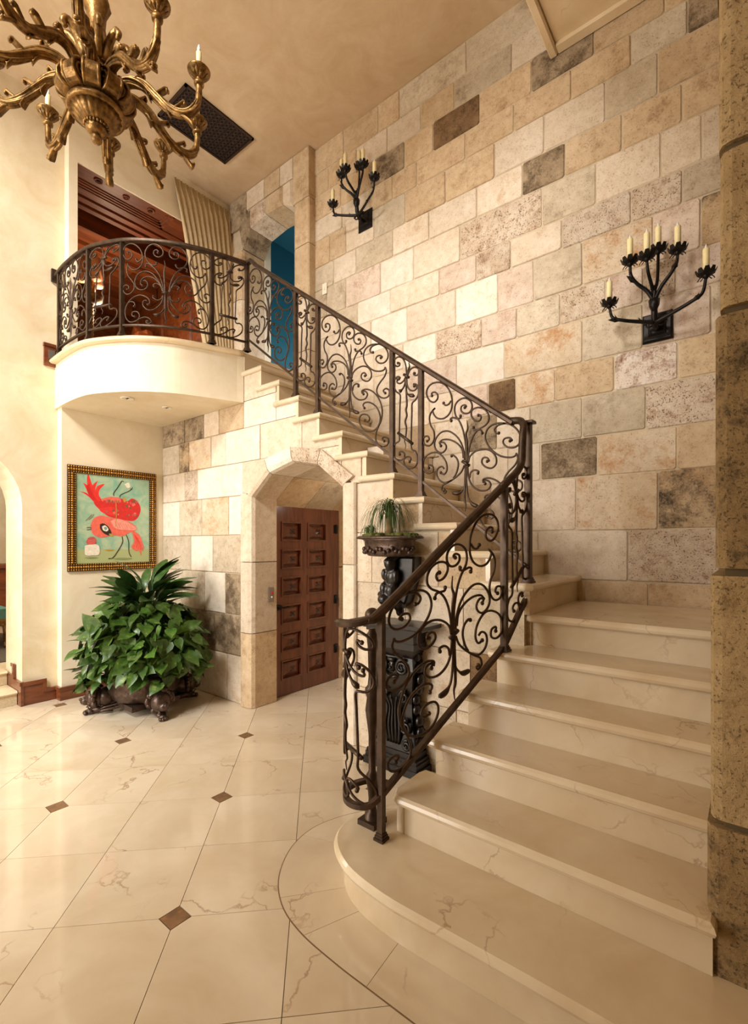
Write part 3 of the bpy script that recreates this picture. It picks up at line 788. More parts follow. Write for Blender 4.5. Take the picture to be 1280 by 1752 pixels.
def panel(design, fn, r=.0062):
    """fn(u, v) -> point; u across, v from the bottom rail (0) to the top rail (1)"""
    (wa, wb), (ta, tb), (ba, bb) = design['w'], design['top'], design['bot']
    def uv(p):
        u = (p[0] - wa) / (wb - wa)
        t = ta + (tb - ta) * u; b = ba + (bb - ba) * u
        return u, (b - p[1]) / (b - t)
    def path(pts, n=4, mir=False):
        out = []
        for p in cr(pts, n):
            q = (design['mirror'] - 0 - p.x if False else (2*635 - p.x if mir else p.x), p.y)
            out.append(fn(*uv(q)))
        return out
    core = MB()
    for s_ in design['stem']:
        pp = path(s_, 4); m = len(pp)
        core.tube(pp, [r * (1.25 if i < m*.5 else 1.25 - .9*(i/m - .5)*2) for i in range(m)], 5)
    cx, cy, tilt = design['collar']
    k = .035 * (wb - wa) if tilt == 0 else .028 * 825
    k = {0: 40, 1: 28}[tilt]
    sl = (tb - ta) / (wb - wa)
    core.tube([fn(*uv((cx - k, cy - k*sl))), fn(*uv((cx + k, cy + k*sl)))], .011, 6)
    if 'bar' in design: core.tube([fn(*uv(p)) for p in design['bar']], .011, 6)
    part = core.build('scroll_panel', 'iron', railing)
    for flag, pts in design['s']:
        for mir in ((False, True) if design['mirror'] else (False,)):
            pp = path(pts, 4, mir); m = len(pp); mb = MB()
            if 't' in flag:      # drooping leaf tip
                rad = [r * (1.0 if i < m*.6 else (1.0 + 1.3*math.sin((i/m - .6)/.4*PI)) if i < m-1 else .2) for i in range(m)]
                mb.tube(pp, rad, 5)
                mb.build('leaf_tip', 'iron', part); continue
            mb.tube(pp, r, 5)
            if 's' in flag: mb.ball(pp[0], r*1.75, 6, 4)
            if 'e' in flag: mb.ball(pp[-1], r*1.75, 6, 4)
            mb.build('scroll', 'iron', part)
def post(x, y, z0, z1, w=.016, parent=railing, foot=True):
    mb = MB().box(x - w, x + w, y - w, y + w, z0, z1)
    if foot:
        for a, h0, h1 in ((1.8, 0, .012), (1.5, .012, .024), (1.25, .024, .034)): mb.box(x - w*a, x + w*a, y - w*a, y + w*a, z0 + h0, z0 + h1)
    return mb.build('post', 'iron', parent)
HR = [(-.024, -.012), (-.018, -.018), (.018, -.018), (.024, -.012), (.026, .004), (.018, .014), (0, .018), (-.018, .014), (-.026, .004)]
BR = [(-.011, -.007), (.011, -.007), (.011, .007), (-.011, .007)]
# balcony
RC = [(-5.33, 1.70), (-5.0, 1.685), (-4.6, 1.715), (-4.29, 1.835), (-4.09, 1.985), (-3.92, 2.19), (-3.80, 2.43), (-3.70, 2.73)]
rc = [Vector(p) for p in cr(RC, 8)]
cum = [0]
for a, b in zip(rc[:-1], rc[1:]): cum.append(cum[-1] + (b - a).length)
def on_curve(s):
    for i in range(len(cum) - 1):
        if s <= cum[i+1] or i == len(cum) - 2:
            t = (s - cum[i]) / (cum[i+1] - cum[i]); p = rc[i].lerp(rc[i+1], t); return p
def s_of(x, y):
    return min(((rc[i] - Vector((x, y))).length, cum[i]) for i in range(len(rc)))[1]
ZB, ZT = ZF + .085, 4.13
Ltot = cum[-1]
s0, s1, s2, s3, s4 = .10, s_of(-4.60, 1.71), s_of(-4.27, 1.84), s_of(-3.79, 2.44), Ltot
for a, b, des in ((s0, s1, BIG), (s1, s2, NARROW), (s2, s3, BIG), (s3, s4, NARROW)):
    def fn(u, v, a=a, b=b):
        p = on_curve(a + (b - a) * u); return (p.x, p.y, ZB + (ZT - .02 - ZB) * v)
    panel(des, fn)
for s_ in (s0, s1, s2, s3):
    p = on_curve(s_); post(p.x, p.y, ZF, ZT - .015)
MB().sweep([(p.x, p.y, ZT) for p in rc], HR).build('handrail', 'iron', railing)
MB().sweep([(p.x, p.y, ZB) for p in rc], BR).build('bottom_rail', 'iron', railing)
MB().box(-5.35, -5.32, 1.66, 1.74, ZT - .06, ZT + .06).build('wall_rosette', 'iron', railing)
# upper flight
YR = 2.735
def zt(x): return 2.745 - .748 * (x + 1.773) - .018
def zb(x): return 1.95 - .77 * (x + 1.773)
px = [-3.70, -3.03, -2.765, -2.016, -1.773, -1.04]
for a, b, des in zip(px[:-1], px[1:], (SLOPE, NARROW, SLOPE, NARROW, SLOPE)):
    def fn(u, v, a=a, b=b):
        x = a + (b - a) * u; return (x, YR, zb(x) + (zt(x) - .018 - zb(x)) * v)
    panel(des, fn)
for x, k in zip(px, (18, 15, 14, 11, 10, 7)):
    z0 = k * R if k < 18 else ZF
    post(x, YR + (0.025 if k == 7 else 0), z0, zt(x) + (.05 if k == 7 else -.015), .018 if k == 7 else .016)
MB().sweep([(-3.70, YR - .0, ZT + .005), (-3.64, YR, ZT + .01), (-3.55, YR, zt(-3.55) + .0), (-1.12, YR, zt(-1.12))], HR).build('handrail', 'iron', railing)
MB().sweep([(-3.70, YR, zb(-3.70)), (-1.03, YR, zb(-1.03))], BR).build('bottom_rail', 'iron', railing)
# gooseneck and lower flight
GN = [(-1.14, 2.735, zt(-1.14)), (-1.08, 2.73, zt(-1.10) + .02), (-1.045, 2.70, 2.205), (-1.04, 2.675, 2.15), (-1.042, 2.67, 2.06), (-1.045, 2.665, 1.985), (-1.055, 2.62, 1.925), (-1.09, 2.49, 1.83)]
MB().tube(cr(GN, 5), .022, 8).box(-1.075, -1.005, 2.725, 2.795, 2.225, 2.24).build('gooseneck', 'iron', railing)
A1, A2 = Vector((-1.09, 2.50, 1.835)), Vector((-1.315, 1.70, 1.215))
lowr = [A1, A1.lerp(A2, .5), A2] + [Vector(p) for p in ((-1.345, 1.645, 1.182), (-1.40, 1.612, 1.165), (-1.46, 1.612, 1.158), (-1.515, 1.645, 1.152))]
MB().sweep([A1 + (A1 - A2) * .06] + cr(lowr, 5), [(x*1.0, y*1.0) for x, y in HR]).build('handrail', 'iron', railing)
MB().ball((-1.53, 1.655, 1.150), .022, 8, 5, (1.3, 1.1, .6)).build('handrail_end', 'iron', railing)
def lz_t(t): return 1.19 + (1.835 - .025 - 1.19) * t
def lz_b(t): return .385 + (.945 - .385) * t
PF, PN = Vector((-1.09, 2.53)), Vector((-1.315, 1.70))
def fn(u, v):
    t = 1 - u; p = PN.lerp(PF, t); b, tt = lz_b(t), lz_t(t); return (p.x, p.y, b + (tt - b) * v)
panel(SLOPE, fn, .0068)
PC = Vector((-1.04, 2.76))
def fn(u, v):
    p = PC.lerp(PF, u); b = 1.22 - .26 * u; t = 2.02 - .16 * u; return (p.x, p.y, b + (t - b) * v)
panel(NARROW, fn, .0068)
post(PF.x, PF.y, 5*R, 1.85, .017); post(PN.x, PN.y, R, 1.20, .0145)
lb = [(PC.x, PC.y, 1.22), (-1.055, 2.68, 1.14), (PF.x, PF.y, .95), (PN.x, PN.y, .385), (-1.35, 1.655, .345), (-1.42, 1.638, .33), (-1.50, 1.67, .322), (-1.565, 1.76, .318), (-1.54, 1.87, .315), (-1.46, 1.91, .315), (-1.43, 1.905, .315)]
MB().sweep(cr(lb[:4], 1) + cr(lb[3:], 4)[1:], [(x*1.3, y*1.6) for x, y in BR]).build('bottom_rail', 'iron', railing)
N2 = Vector((-1.428, 1.775))
def fn(u, v):
    a = math.radians(-38 - 165 * u); b, t = .335, 1.135
    return (N2.x + .135*math.cos(a), N2.y + .135*math.sin(a), b + (t - b) * v)
flat = dict(NARROW)
panel(NARROW, fn, .0068)
prof = [(.045,0),(.045,.02),(.036,.022),(.036,.05),(.022,.06),(.018,.12),(.022,.16),(.03,.20),(.03,.23),(.018,.25),(.018,.42),(.024,.47),(.034,.54),(.026,.60),(.034,.62),(.034,.645),(.022,.66),(.018,.70),(.022,.84),(.026,.88),(.03,.90),(.018,.915),(.016,.93)]
nw = MB().lathe(prof, (N2.x, N2.y, R), 12).box(N2.x-.05, N2.x+.05, N2.y-.05, N2.y+.05, R, R+.025).build('turned_newel', 'iron', railing)
MB().ball((N2.x, N2.y, 1.178), .036, 12, 8).build('ball_finial', 'iron', nw)
# ------------------------------------------------------------------ wooden door in the passage
dr = thing('door_1', 'dark mahogany door with twelve raised pyramid panels', None, (-3.68, 3.45, 0), kind='structure')
XD = -3.665
DY0, DY1 = 3.005, 3.90
cols = [(3.115, 3.385), (3.47, 3.75)]; rws = [(.16 + .277*i, .16 + .277*i + .195) for i in range(6)]
ys = [DY0] + [v for c in cols for v in c] + [DY1]; zs = [0.006] + [v for r_ in rws for v in r_] + [1.945]
leaf = MB()
for a in range(5):
    for b in range(13):
        if a % 2 == 1 and b % 2 == 1: leaf.box(XD - .045, XD - .034, ys[a], ys[a+1], zs[b], zs[b+1])
        else: leaf.box(XD - .045, XD, ys[a], ys[a+1], zs[b], zs[b+1])
leaf_o = leaf.build('door_leaf', 'wood_door', dr)
for y0, y1 in cols:
    for z0, z1 in rws:
        mb = MB()
        f = .014
        mb.box(XD - .034, XD + .010, y0, y1, z0, z0 + f).box(XD - .034, XD + .010, y0, y1, z1 - f, z1)
        mb.box(XD - .034, XD + .010, y0, y0 + f, z0 + f, z1 - f).box(XD - .034, XD + .010, y1 - f, y1, z0 + f, z1 - f)
        fr = mb.build('panel_moulding', 'wood_door', leaf_o)
        a0, a1, b0, b1 = y0 + .035, y1 - .035, z0 + .033, z1 - .033
        yc, zc_ = (y0+y1)/2, (z0+z1)/2
        mb = MB().box(XD - .034, XD - .016, a0, a1, b0, b1)
        mb.add([(XD-.016,a0,b0),(XD-.016,a1,b0),(XD-.016,a1,b1),(XD-.016,a0,b1),(XD+.026,yc,zc_)], [(0,1,4),(1,2,4),(2,3,4),(3,0,4)])
        mb.build('pyramid_panel', 'wood_door', leaf_o)
        mb = MB()
        for s1, s2 in ((1, 1), (-1, 1), (1, -1), (-1, -1)):
            mb.add([(XD+.030,yc,zc_),(XD+.018,yc+s1*.010,zc_+s2*.032),(XD+.020,yc+s1*.034,zc_+s2*.026),(XD+.016,yc+s1*.034,zc_+s2*.008)], [(0,1,2),(0,2,3)])
        mb.ball((XD+.027, yc, zc_), .010, 6, 4).build('carved_rosette', 'wood_dark', leaf_o)
for z in (.35, .90, 1.68): MB().tube([(XD + .004, DY1 + .004, z - .05), (XD + .004, DY1 + .004, z + .05)], .009, 8).box(XD - .004, XD + .003, DY1 - .03, DY1 + .03, z - .048, z + .048).build('hinge', 'iron_black', dr)
MB().box(XD - .05, XD - .01, DY1 + .006, DY1 + .06, 0, 1.95).build('frame', 'wood_door', dr)
hd_ = MB().lathe([(.001, 0), (.03, .002), (.03, .008), (.001, .012)], (0, 0, 0), 14, 1, 2.6)
hd_.xf(Matrix.Translation((XD, 3.05, .89)) @ Matrix.Rotation(PI/2, 4, 'Y') @ Matrix.Rotation(PI/2, 4, 'Z') @ Matrix.Rotation(PI/2, 4, 'Z'))
h_o = hd_.tube([(XD + .008, 3.05, .89), (XD + .05, 3.05, .89), (XD + .055, 3.075, .892), (XD + .05, 3.14, .888), (XD + .045, 3.17, .895)], .008, 6).build('lever_handle', 'iron_black', dr)
bt = thing('call_button', 'steel lift call plate with a red button on the stone jamb', 'call button', (-3.59, 2.92, 1.03))
MB().box(-3.594, -3.578, 2.895, 2.955, .965, 1.105).build('plate', 'steel', bt)
bb = MB().lathe([(.011, 0), (.011, .006), (.001, .009)], (0, 0, 0), 12); bb.xf(Matrix.Translation((-3.578, 2.928, 1.05)) @ Matrix.Rotation(PI/2, 4, 'Y')).build('button', 'red', bt, label='red push button')
bb = MB().lathe([(.009, 0), (.009, .004), (.001, .006)], (0, 0, 0), 12); bb.xf(Matrix.Translation((-3.578, 2.928, 1.012)) @ Matrix.Rotation(PI/2, 4, 'Y')).build('keyhole', 'white', bt)

# ------------------------------------------------------------------ upper stone doorway
d2 = thing('door_2', 'upstairs stone doorway opening onto a teal room', None, (-4.5, 3.58, ZF), kind='structure')
YD = 3.58
MB().box(-5.24, -4.97, YD + .03, 4.03, ZF, ZC).box(-4.01, -3.80, YD + .03, 4.03, ZF, ZC).box(-4.97, -4.01, YD + .03, 4.03, 5.55, ZC).build('mortar_core', 'mortar', d2)
jamb(-5.22, -4.955, [ZF, 3.85, 4.55, 5.17], 'cct', d2, YD, 3.93)
jamb(-3.76, -4.02, [ZF, 3.62, 4.2, 4.78, 5.28], 'cctt', d2, YD, 3.93)
MB().box(-4.965, -4.945, 3.935, 4.03, ZF, 5.5).box(-4.03, -4.01, 3.935, 4.03, ZF, 5.5).build('white_frame', 'white', d2)
DI = [(-4.955, 5.17), (-4.80, 5.36), (-4.50, 5.40), (-4.20, 5.38), (-4.02, 5.28)]
for q, t in enumerate('drtc'):
    i0, i1 = DI[q], DI[q+1]
    top = [(i1[0], 5.60), (i0[0] if q else -5.02, 5.60 if q else 5.42)]
    poly = inset([i0, i1] + top, .003)
    MB().prism(poly, YD - .012, 3.93, 'xz', .03).build('lintel_stone', S[t], d2)
xs_ = [-5.22, -4.86, -4.52, -4.24, -4.02, -3.76]
for q, t in enumerate('dctct'):
    z0 = 5.60 if q else 5.44
    if q == 4: z0 = 5.285
    MB().prism(inset([(xs_[q], z0), (xs_[q+1], z0), (xs_[q+1], ZC - .002), (xs_[q], ZC - .002)], .003), YD, 3.9, 'xz', .006).build('lintel_stone', S[t], d2)
tl = struct(MB().box(-5.3, -3.4, 5.2, 5.3, ZF, 5.8).box(-3.4, -3.3, 4.03, 5.2, ZF, 5.8).box(-5.3, -5.2, 4.04, 5.2, ZF, 5.8).box(-5.2, -3.4, 4.04, 5.2, 5.7, 5.8).build('wall_teal_room', 'teal'), 'deep teal wall seen through the upstairs doorway')
struct(MB().box(-5.2, -3.4, 3.9, 5.3, 3.2, ZF - .002).build('floor_teal_room', 'marble_plain'), 'floor beyond the upstairs doorway')
sw = thing('light_switch', 'ivory light switch plate on the stone wall above the upper stairs', 'light switch', (-3.606, YW - .005, 4.256))
MB().box(-3.64, -3.575, YW - .014, YW - .005, 4.20, 4.315).build('plate', 'white', sw)
MB().box(-3.615, -3.60, YW - .02, YW - .014, 4.245, 4.27).build('toggle', 'white', sw)

# ------------------------------------------------------------------ upper library with its coffered mahogany ceiling
lc = thing('ceiling_library', 'coffered red mahogany ceiling of the upper library', None, (-6.2, 2.6, 5.31), kind='structure')
XE = XL - .3
MB().box(-9.0, -5.30, 1.84, 3.7, 5.62, 5.8).build('ceiling_board', 'black', lc)
def beam(x0, x1, y0, y1, z0, z1, name='beam', mat='wood_red'): return MB().box(x0, x1, y0, y1, z0, z1).build(name, mat, lc)
# first coffer: frame, panel and stepped mouldings
MB().box(-5.60, -5.27, 1.80, 3.65, 5.35, 5.40).build('coffer_panel', 'wood_red', lc)
for d, z0 in ((0.0, 5.316), (.026, 5.328), (.05, 5.339)):
    w = .026
    x0, x1, y0, y1 = -5.60 + d, -5.272 - d, 1.84 + d, 2.90 - d
    MB().box(x0, x0 + w, y0, y1, z0, 5.42).box(x1 - w, x1, y0, y1, z0, 5.42).box(x0, x1, y0, y0 + w, z0, 5.42).box(x0, x1, y1 - w, y1, z0, 5.42).build('coffer_moulding', 'wood_red', lc)
beam(-5.60, -5.27, 2.90, 3.65, 5.316, 5.42); 
for i, (x0, x1, z0) in enumerate(((-5.70, -5.60, 5.305), (-5.74, -5.70, 5.33), (-5.82, -5.74, 5.30), (-5.86, -5.82, 5.32), (-5.93, -5.86, 5.29))): beam(x0, x1, 1.80, 3.70, z0, 5.62)
for i, (x0, x1, z0) in enumerate(((-6.36, -6.25, 5.29), (-6.62, -6.36, 5.34), (-6.75, -6.62, 5.29), (-7.5, -7.3, 5.29), (-8.3, -8.1, 5.29))): beam(x0, x1, 1.80, 3.70, z0, 5.62)
for y in (2.1, 3.0): beam(-9.0, -6.75, y - .09, y + .09, 5.30, 5.62)
MB().box(-9.0, -6.75, 1.8, 3.7, 5.5, 5.6).build('coffer_panel', 'wood_red', lc)
for (x, y, r0, m_) in ((-5.408, 2.113, .042, 'black'), (-5.423, 2.678, .042, 'black'), (-5.428, 2.405, .036, 'wood_red')):
    rg = MB().lathe([(r0, 0), (r0, -.012), (r0*.8, -.014), (r0*.75, -.002)], (x, y, 5.35), 18).build('downlight', 'wood_red', lc)
    MB().lathe([(r0*.45, 0), (r0*.4, -.012), (.001, -.016)], (x + .004, y, 5.35), 12).build('lens', m_, rg)
lib = thing('wall_library', 'red mahogany panelled walls of the upper library', None, (-8.0, 2.5, ZF), kind='structure')
MB().box(-8.9, -8.8, 0.6, 3.8, ZF, 5.6).build('back_wall', 'wood_red', lib)
MB().box(-8.8, -5.37, 3.72, 3.8, ZF, 5.6).build('side_wall', 'wood_red', lib)
MB().box(-8.8, -5.87, 0.7, 0.8, ZF, 5.6).build('side_wall', 'wood_red', lib)
for i in range(4):
    y0 = .85 + i * .72
    for z0, z1 in ((ZF + .15, 4.1), (4.2, 5.2)):
        MB().prism([(y0, z0), (y0 + .62, z0), (y0 + .62, z1), (y0, z1)], -8.77, -8.8, 'yz', .025).build('wall_panel', 'wood_red', lib)
for i in range(4):
    x0 = -8.6 + i * .8
    for z0, z1 in ((ZF + .15, 4.1), (4.2, 5.2)):
        MB().prism([(x0, z0), (x0 + .68, z0), (x0 + .68, z1), (x0, z1)], 3.69, 3.72, 'xz', .025).build('wall_panel', 'wood_red', lib)
# carved cabinet pediment seen through the balcony railing
cb = thing('carved_cabinet', 'tall carved mahogany cabinet seen through the balcony railing', 'cabinet', (-7.1, 3.4, ZF))
MB().box(-7.5, -6.7, 3.15, 3.66, ZF, 4.35).build('body', 'wood_red', cb)
MB().box(-7.55, -6.65, 3.11, 3.67, 4.35, 4.42).box(-7.52, -6.68, 3.13, 3.66, 4.42, 4.47).build('cornice', 'wood_red', cb)
MB().prism([(-7.5, 4.47), (-6.7, 4.47), (-6.75, 4.56), (-7.0, 4.60), (-7.1, 4.72), (-7.2, 4.60), (-7.45, 4.56)], 3.25, 3.35, 'xz', .02).build('pediment', 'wood_red', cb)
for i in (0, 1): MB().prism([(-7.46 + .38*i, ZF + .12), (-7.12 + .38*i, ZF + .12), (-7.12 + .38*i, 4.25), (-7.46 + .38*i, 4.25)], 3.13, 3.15, 'xz', .015).build('door', 'wood_red', cb)
# gilt standing lamp
lp = thing('standing_lamp', 'gilt twisted-column lamp with peach shades behind the balcony railing', 'lamp', (-6.2, 2.33, ZF))
MB().lathe([(.16, 0), (.16, .03), (.09, .06), (.05, .12)], (-6.2, 2.33, ZF), 14).build('base', 'gilt', lp)
tw = [( .032 + (.012 if i % 2 else 0), .12 + i*.022) for i in range(44)]
MB().lathe(tw, (-6.2, 2.33, ZF), 12).build('column', 'gilt', lp)
MB().lathe([(.03, 1.08), (.13, 1.12), (.15, 1.16), (.05, 1.2), (.06, 1.3), (.03, 1.36)], (-6.2, 2.33, ZF), 14).build('urn', 'gilt', lp)
for a in (0, 2.1, 4.2):
    x, y = -6.2 + .1*math.cos(a), 2.33 + .1*math.sin(a)
    MB().lathe([(.085, 1.34), (.06, 1.50), (.045, 1.62)], (x, y, ZF), 12).build('lamp_shade', 'shade', lp)
# landing baseboard end with a wall plate
ol = thing('trim_3', 'short wooden baseboard end with a grey plate beside the balcony', None, (-5.34, 1.66, ZF), kind='structure')
MB().box(-5.358, -5.335, 1.60, 1.70, ZF - .07, ZF + .14).box(-5.358, -5.325, 1.595, 1.70, ZF + .115, ZF + .145).build('board', 'wood_base', ol)
MB().box(-5.335, -5.33, 1.635, 1.69, ZF + .0, ZF + .085).build('plate', 'steel', ol)

# ------------------------------------------------------------------ curtain
def curtain():
    vs = []; fs = []; nu, nv = 91, 26; pleats = 10
    for j in range(nv):
        t = j / (nv - 1)
        yl = 2.83 + (3.27 - 2.83) * min(1, t * 1.05) ** 1.15 + (0.05 * max(0, t - .8) / .2)
        yr = 3.575
        for i in range(nu):
            s = i / (nu - 1); ph = s * pleats
            fr = ph - math.floor(ph)
            depth = .022 + .06 * min(1, t * 4)
            if t < .06: bulge = depth * (1 if fr < .3 else 0.15) * (0.6 + .4*math.cos(fr/.3*2*PI*1.5) if fr < .3 else 1)
            else: bulge = depth * (.5 + .5 * math.cos(2*PI*(fr - .15)))
            y = yl + (yr - yl) * s + .012 * math.sin(2*PI*fr*1.0) * (1 - t*.3)
            z = ZC - .10 - t * (ZC - .10 - ZF - .012)
            vs.append((-5.215 + bulge + .05 * t, y, z))
    for j in range(nv - 1):
        for i in range(nu - 1): a = j*nu + i; fs.append((a, a+1, a+nu+1, a+nu))
    return MB().add(vs, fs, True)
cu = curtain().build_at('curtain', 'fabric', (-5.2, 3.3, ZF))
tag(cu, 'tan pinch-pleated curtain drawn to the right at the top of the balcony', 'curtain')
mod = cu.modifiers.new('thick', 'SOLIDIFY'); mod.thickness = .004
gr = thing('ceiling_grille', 'dark pierced rectangular grille set in the plaster ceiling', 'grille', (-4.42, 2.77, ZC - .002))
gx0, gx1, gy0, gy1 = -4.68, -4.155, 2.38, 3.16
MB().box(gx0, gx1, gy0, gy1, ZC - .010, ZC - .001).build('back_plate', 'black', gr)
w = .022
MB().box(gx0, gx1, gy0, gy0 + w, ZC - .022, ZC - .002).box(gx0, gx1, gy1 - w, gy1, ZC - .022, ZC - .002).box(gx0, gx0 + w, gy0, gy1, ZC - .022, ZC - .002).box(gx1 - w, gx1, gy0, gy1, ZC - .022, ZC - .002).build('frame', 'grille', gr)
lt = MB(); st_ = .058
nx, ny = 9, 13
for i in range(nx):
    for j in range(ny):
        cx, cy = gx0 + .03 + (gx1 - gx0 - .06) * (i + .5) / nx, gy0 + .03 + (gy1 - gy0 - .06) * (j + .5) / ny
        a = .031
        for s1, s2 in ((1, 1), (1, -1)):
            d = Vector((s1, s2, 0)).normalized() * a; n = Vector((-d.y, d.x, 0)).normalized() * .0055; z = ZC - .0165
            c = Vector((cx, cy, z)); lt.add([c - d - n, c + d - n, c + d + n, c - d + n], [(0, 1, 2, 3)])
        lt.lathe([(.012, 0), (.012, -.004)], (cx, cy, ZC - .013), 6, smooth=False)
lt.build('fretwork', 'grille', gr, kind='stuff')

# ------------------------------------------------------------------ painting
pa = thing('painting', 'gilt-framed painting of two red birds on a pale green ground', 'painting', (XP, 2.21, 1.77))
py0, py1, pz0, pz1 = 1.765, 2.645, 1.245, 2.295; fw_ = .075
for (y0, y1, z0, z1) in ((py0, py1, pz0, pz0+fw_), (py0, py1, pz1-fw_, pz1), (py0, py0+fw_, pz0+fw_, pz1-fw_), (py1-fw_, py1, pz0+fw_, pz1-fw_)):
    vert_ = (z1 - z0) > (y1 - y0)
    fr = MB().box(XP + .002, XP + .022, y0, y1, z0, z1)
    fb = fr.build('frame_rail', 'frame_dark', pa)
    orn = MB(); L = (z1 - z0) if vert_ else (y1 - y0); n = int(L / .022)
    for i in range(n):
        t = (i + .5) / n
        for off, rr in ((.014, .011), (.040, .015), (.066, .008)):
            if vert_:
                yy = (y0 + off) if y0 < 2.2 else (y1 - off); orn.ball((XP + .022, yy, z0 + (z1 - z0)*t), rr, 5, 3, (.9, 1, .85))
            else:
                zz = (z0 + off) if z0 < 1.7 else (z1 - off); orn.ball((XP + .022, y0 + (y1 - y0)*t, zz), rr, 5, 3, (.9, .85, 1))
    orn.build('carved_beading', 'gold', fb, kind='stuff')
py0 += fw_; py1 -= fw_; pz0 += fw_; pz1 -= fw_
def pcanvas():
    m, nt, b = new_mat('painted_sky')
    g = nd(nt, 'ShaderNodeNewGeometry'); sx = nd(nt, 'ShaderNodeSeparateXYZ'); nt.links.new(g.outputs['Position'], sx.inputs[0])
    f = noise(nt, g.outputs['Position'], 7.0, 5, .6, .8)
    c = ramp(nt, f, [(.34, C(128, 178, 152)), (.64, C(184, 200, 164))])
    mr = nd(nt, 'ShaderNodeMapRange'); nt.links.new(sx.outputs['Z'], mr.inputs[0]); mr.inputs[1].default_value = pz0 + .137; mr.inputs[2].default_value = pz0 + .141
    c = mix(nt, mr.outputs[0], C(176, 184, 128), c)
    nt.links.new(c, b.inputs['Base Color']); b.inputs['Roughness'].default_value = .4
    return m
M['canvas'] = pcanvas()
cv = MB().box(XP + .002, XP + .012, py0, py1, pz0, pz1).build('canvas', 'canvas', pa)
def pm(n, c): M[n] = plain(n, c, .45, var=.12, scale=40)
pm('paint_red', C(214, 38, 36)); pm('paint_coral', C(236, 108, 88)); pm('paint_dark', C(48, 30, 26)); pm('paint_white', C(236, 226, 205)); pm('paint_rose', C(196, 88, 84)); pm('paint_blue', C(120, 160, 160)); pm('paint_gold', C(190, 150, 60)); pm('paint_scarlet', C(232, 50, 44)); pm('paint_olive', C(120, 92, 58)); pm('paint_blush', C(244, 156, 138)); pm('paint_shadow', C(140, 146, 100))
pl_ = [0]
def pp2(pts, mat, name, closed=True, sm=True):
    """flat painted shape, points in the 1280x1493 sketch frame of the canvas"""
    pl_[0] += 1; x = XP + .0122 + pl_[0] * .00004
    def q(p): return (py0 + (p[0] - 135) / 930 * (py1 - py0), pz1 - (p[1] - 190 - (p[0]-135)*.105*(1 - (p[1]-190)/900*1.0)) / 1150 * (pz1 - pz0))
    P = [q(p) for p in (cr(list(pts) + [pts[0]], 4)[:-1] if sm else pts)]
    P = [(min(max(a, py0 + .002), py1 - .002), min(max(b, pz0 + .002), pz1 - .002)) for a, b in P]
    MB().add([(x, a, b) for a, b in P], [tuple(range(len(P)))]).build(name, mat, cv)
def pline(pts, wd, mat, name):
    L = [Vector(p) for p in cr(pts, 4)]; A, B = [], []
    for i, p in enumerate(L):
        t = (L[min(len(L)-1, i+1)] - L[max(0, i-1)]).normalized(); n = Vector((-t.y, t.x)) * wd/2
        A.append(tuple(p + n)); B.append(tuple(p - n))
    pp2(A + B[::-1], mat, name, sm=False)
# upper red bird, lying on its back
for tp in ([(360,560),(290,480),(230,340),(205,315),(265,345),(330,440),(410,540)], [(360,570),(280,430),(262,270),(280,205),(310,300),(360,430),(430,550)], [(380,560),(320,420),(325,350),(395,288),(375,330),(365,430),(440,550)], [(390,560),(360,450),(385,360),(475,330),(415,400),(405,470),(440,540)], [(380,600),(290,500),(210,440),(165,428),(250,440),(340,520),(420,560)]):
    pp2(tp, 'paint_scarlet', 'tail_feather')
pp2([(340,560),(420,545),(560,495),(680,510),(760,545),(830,510),(910,560),(945,650),(910,750),(840,798),(740,790),(640,770),(520,740),(420,660),(360,600)], 'paint_red', 'upper_bird')
pp2([(430,520),(560,490),(680,520),(640,560),(520,550)], 'paint_coral', 'belly')
pp2([(400,640),(560,620),(640,650),(600,720),(500,715),(430,680)], 'paint_scarlet', 'folded_wing')
rf = random.Random(9)
for cx, cy, w_, h_ in ((500,545,75,12), (620,560,60,14), (800,600,60,40), (565,690,80,26), (825,725,70,20), (870,570,45,25)):
    for k in range(7):
        x, y, r_ = cx + rf.uniform(-w_, w_), cy + rf.uniform(-h_, h_), rf.uniform(11, 19)
        pp2([(x-r_,y),(x-r_*.3,y-r_),(x+r_*.8,y-r_*.6),(x+r_*.9,y+r_*.5),(x-r_*.2,y+r_)], ('paint_rose', 'paint_olive', 'paint_coral')[k % 3], 'blossom')
pline([(590,480),(590,440),(640,370),(690,290)], 11, 'paint_dark', 'leg'); pline([(665,500),(680,465),(780,420),(825,390)], 10, 'paint_dark', 'leg')
pp2([(700,490),(750,520),(735,560),(715,550)], 'paint_gold', 'beak')
pp2([(725,330),(785,310),(800,365),(765,378)], 'paint_white', 'small_cake')
# lower coral bird
pp2([(800,900),(860,930),(930,980),(965,1060),(990,1150),(955,1150),(950,1240),(920,1170),(880,1180),(815,1130),(850,1060),(830,960)], 'paint_coral', 'tail')
for k in range(5): pline([(850 + 12*k, 960 + 12*k), (880 + 14*k, 1050 + 10*k), (850 + 32*k, 1130 + 12*k)], 6, 'paint_scarlet', 'feather_line')
pp2([(300,860),(340,770),(430,730),(560,760),(700,780),(830,830),(890,900),(780,950),(700,990),(600,980),(520,990),(420,1008),(330,960)], 'paint_coral', 'lower_bird')
pp2([(545,800),(640,770),(800,830),(890,905),(740,910),(610,890)], 'paint_blush', 'wing')
for k in range(7): pline([(600 + 34*k, 800 + 8*k), (625 + 34*k, 850 + 7*k), (640 + 36*k, 895)], 5, 'paint_coral', 'feather_line')
pp2([(415,840),(460,830),(520,870),(560,950),(540,985),(470,960),(420,900)], 'paint_dark', 'eye_patch')
pp2([(440,870),(480,855),(520,900),(500,930),(455,915)], 'paint_white', 'eye'); pp2([(462,880),(490,872),(505,898),(480,915)], 'paint_blue', 'iris')
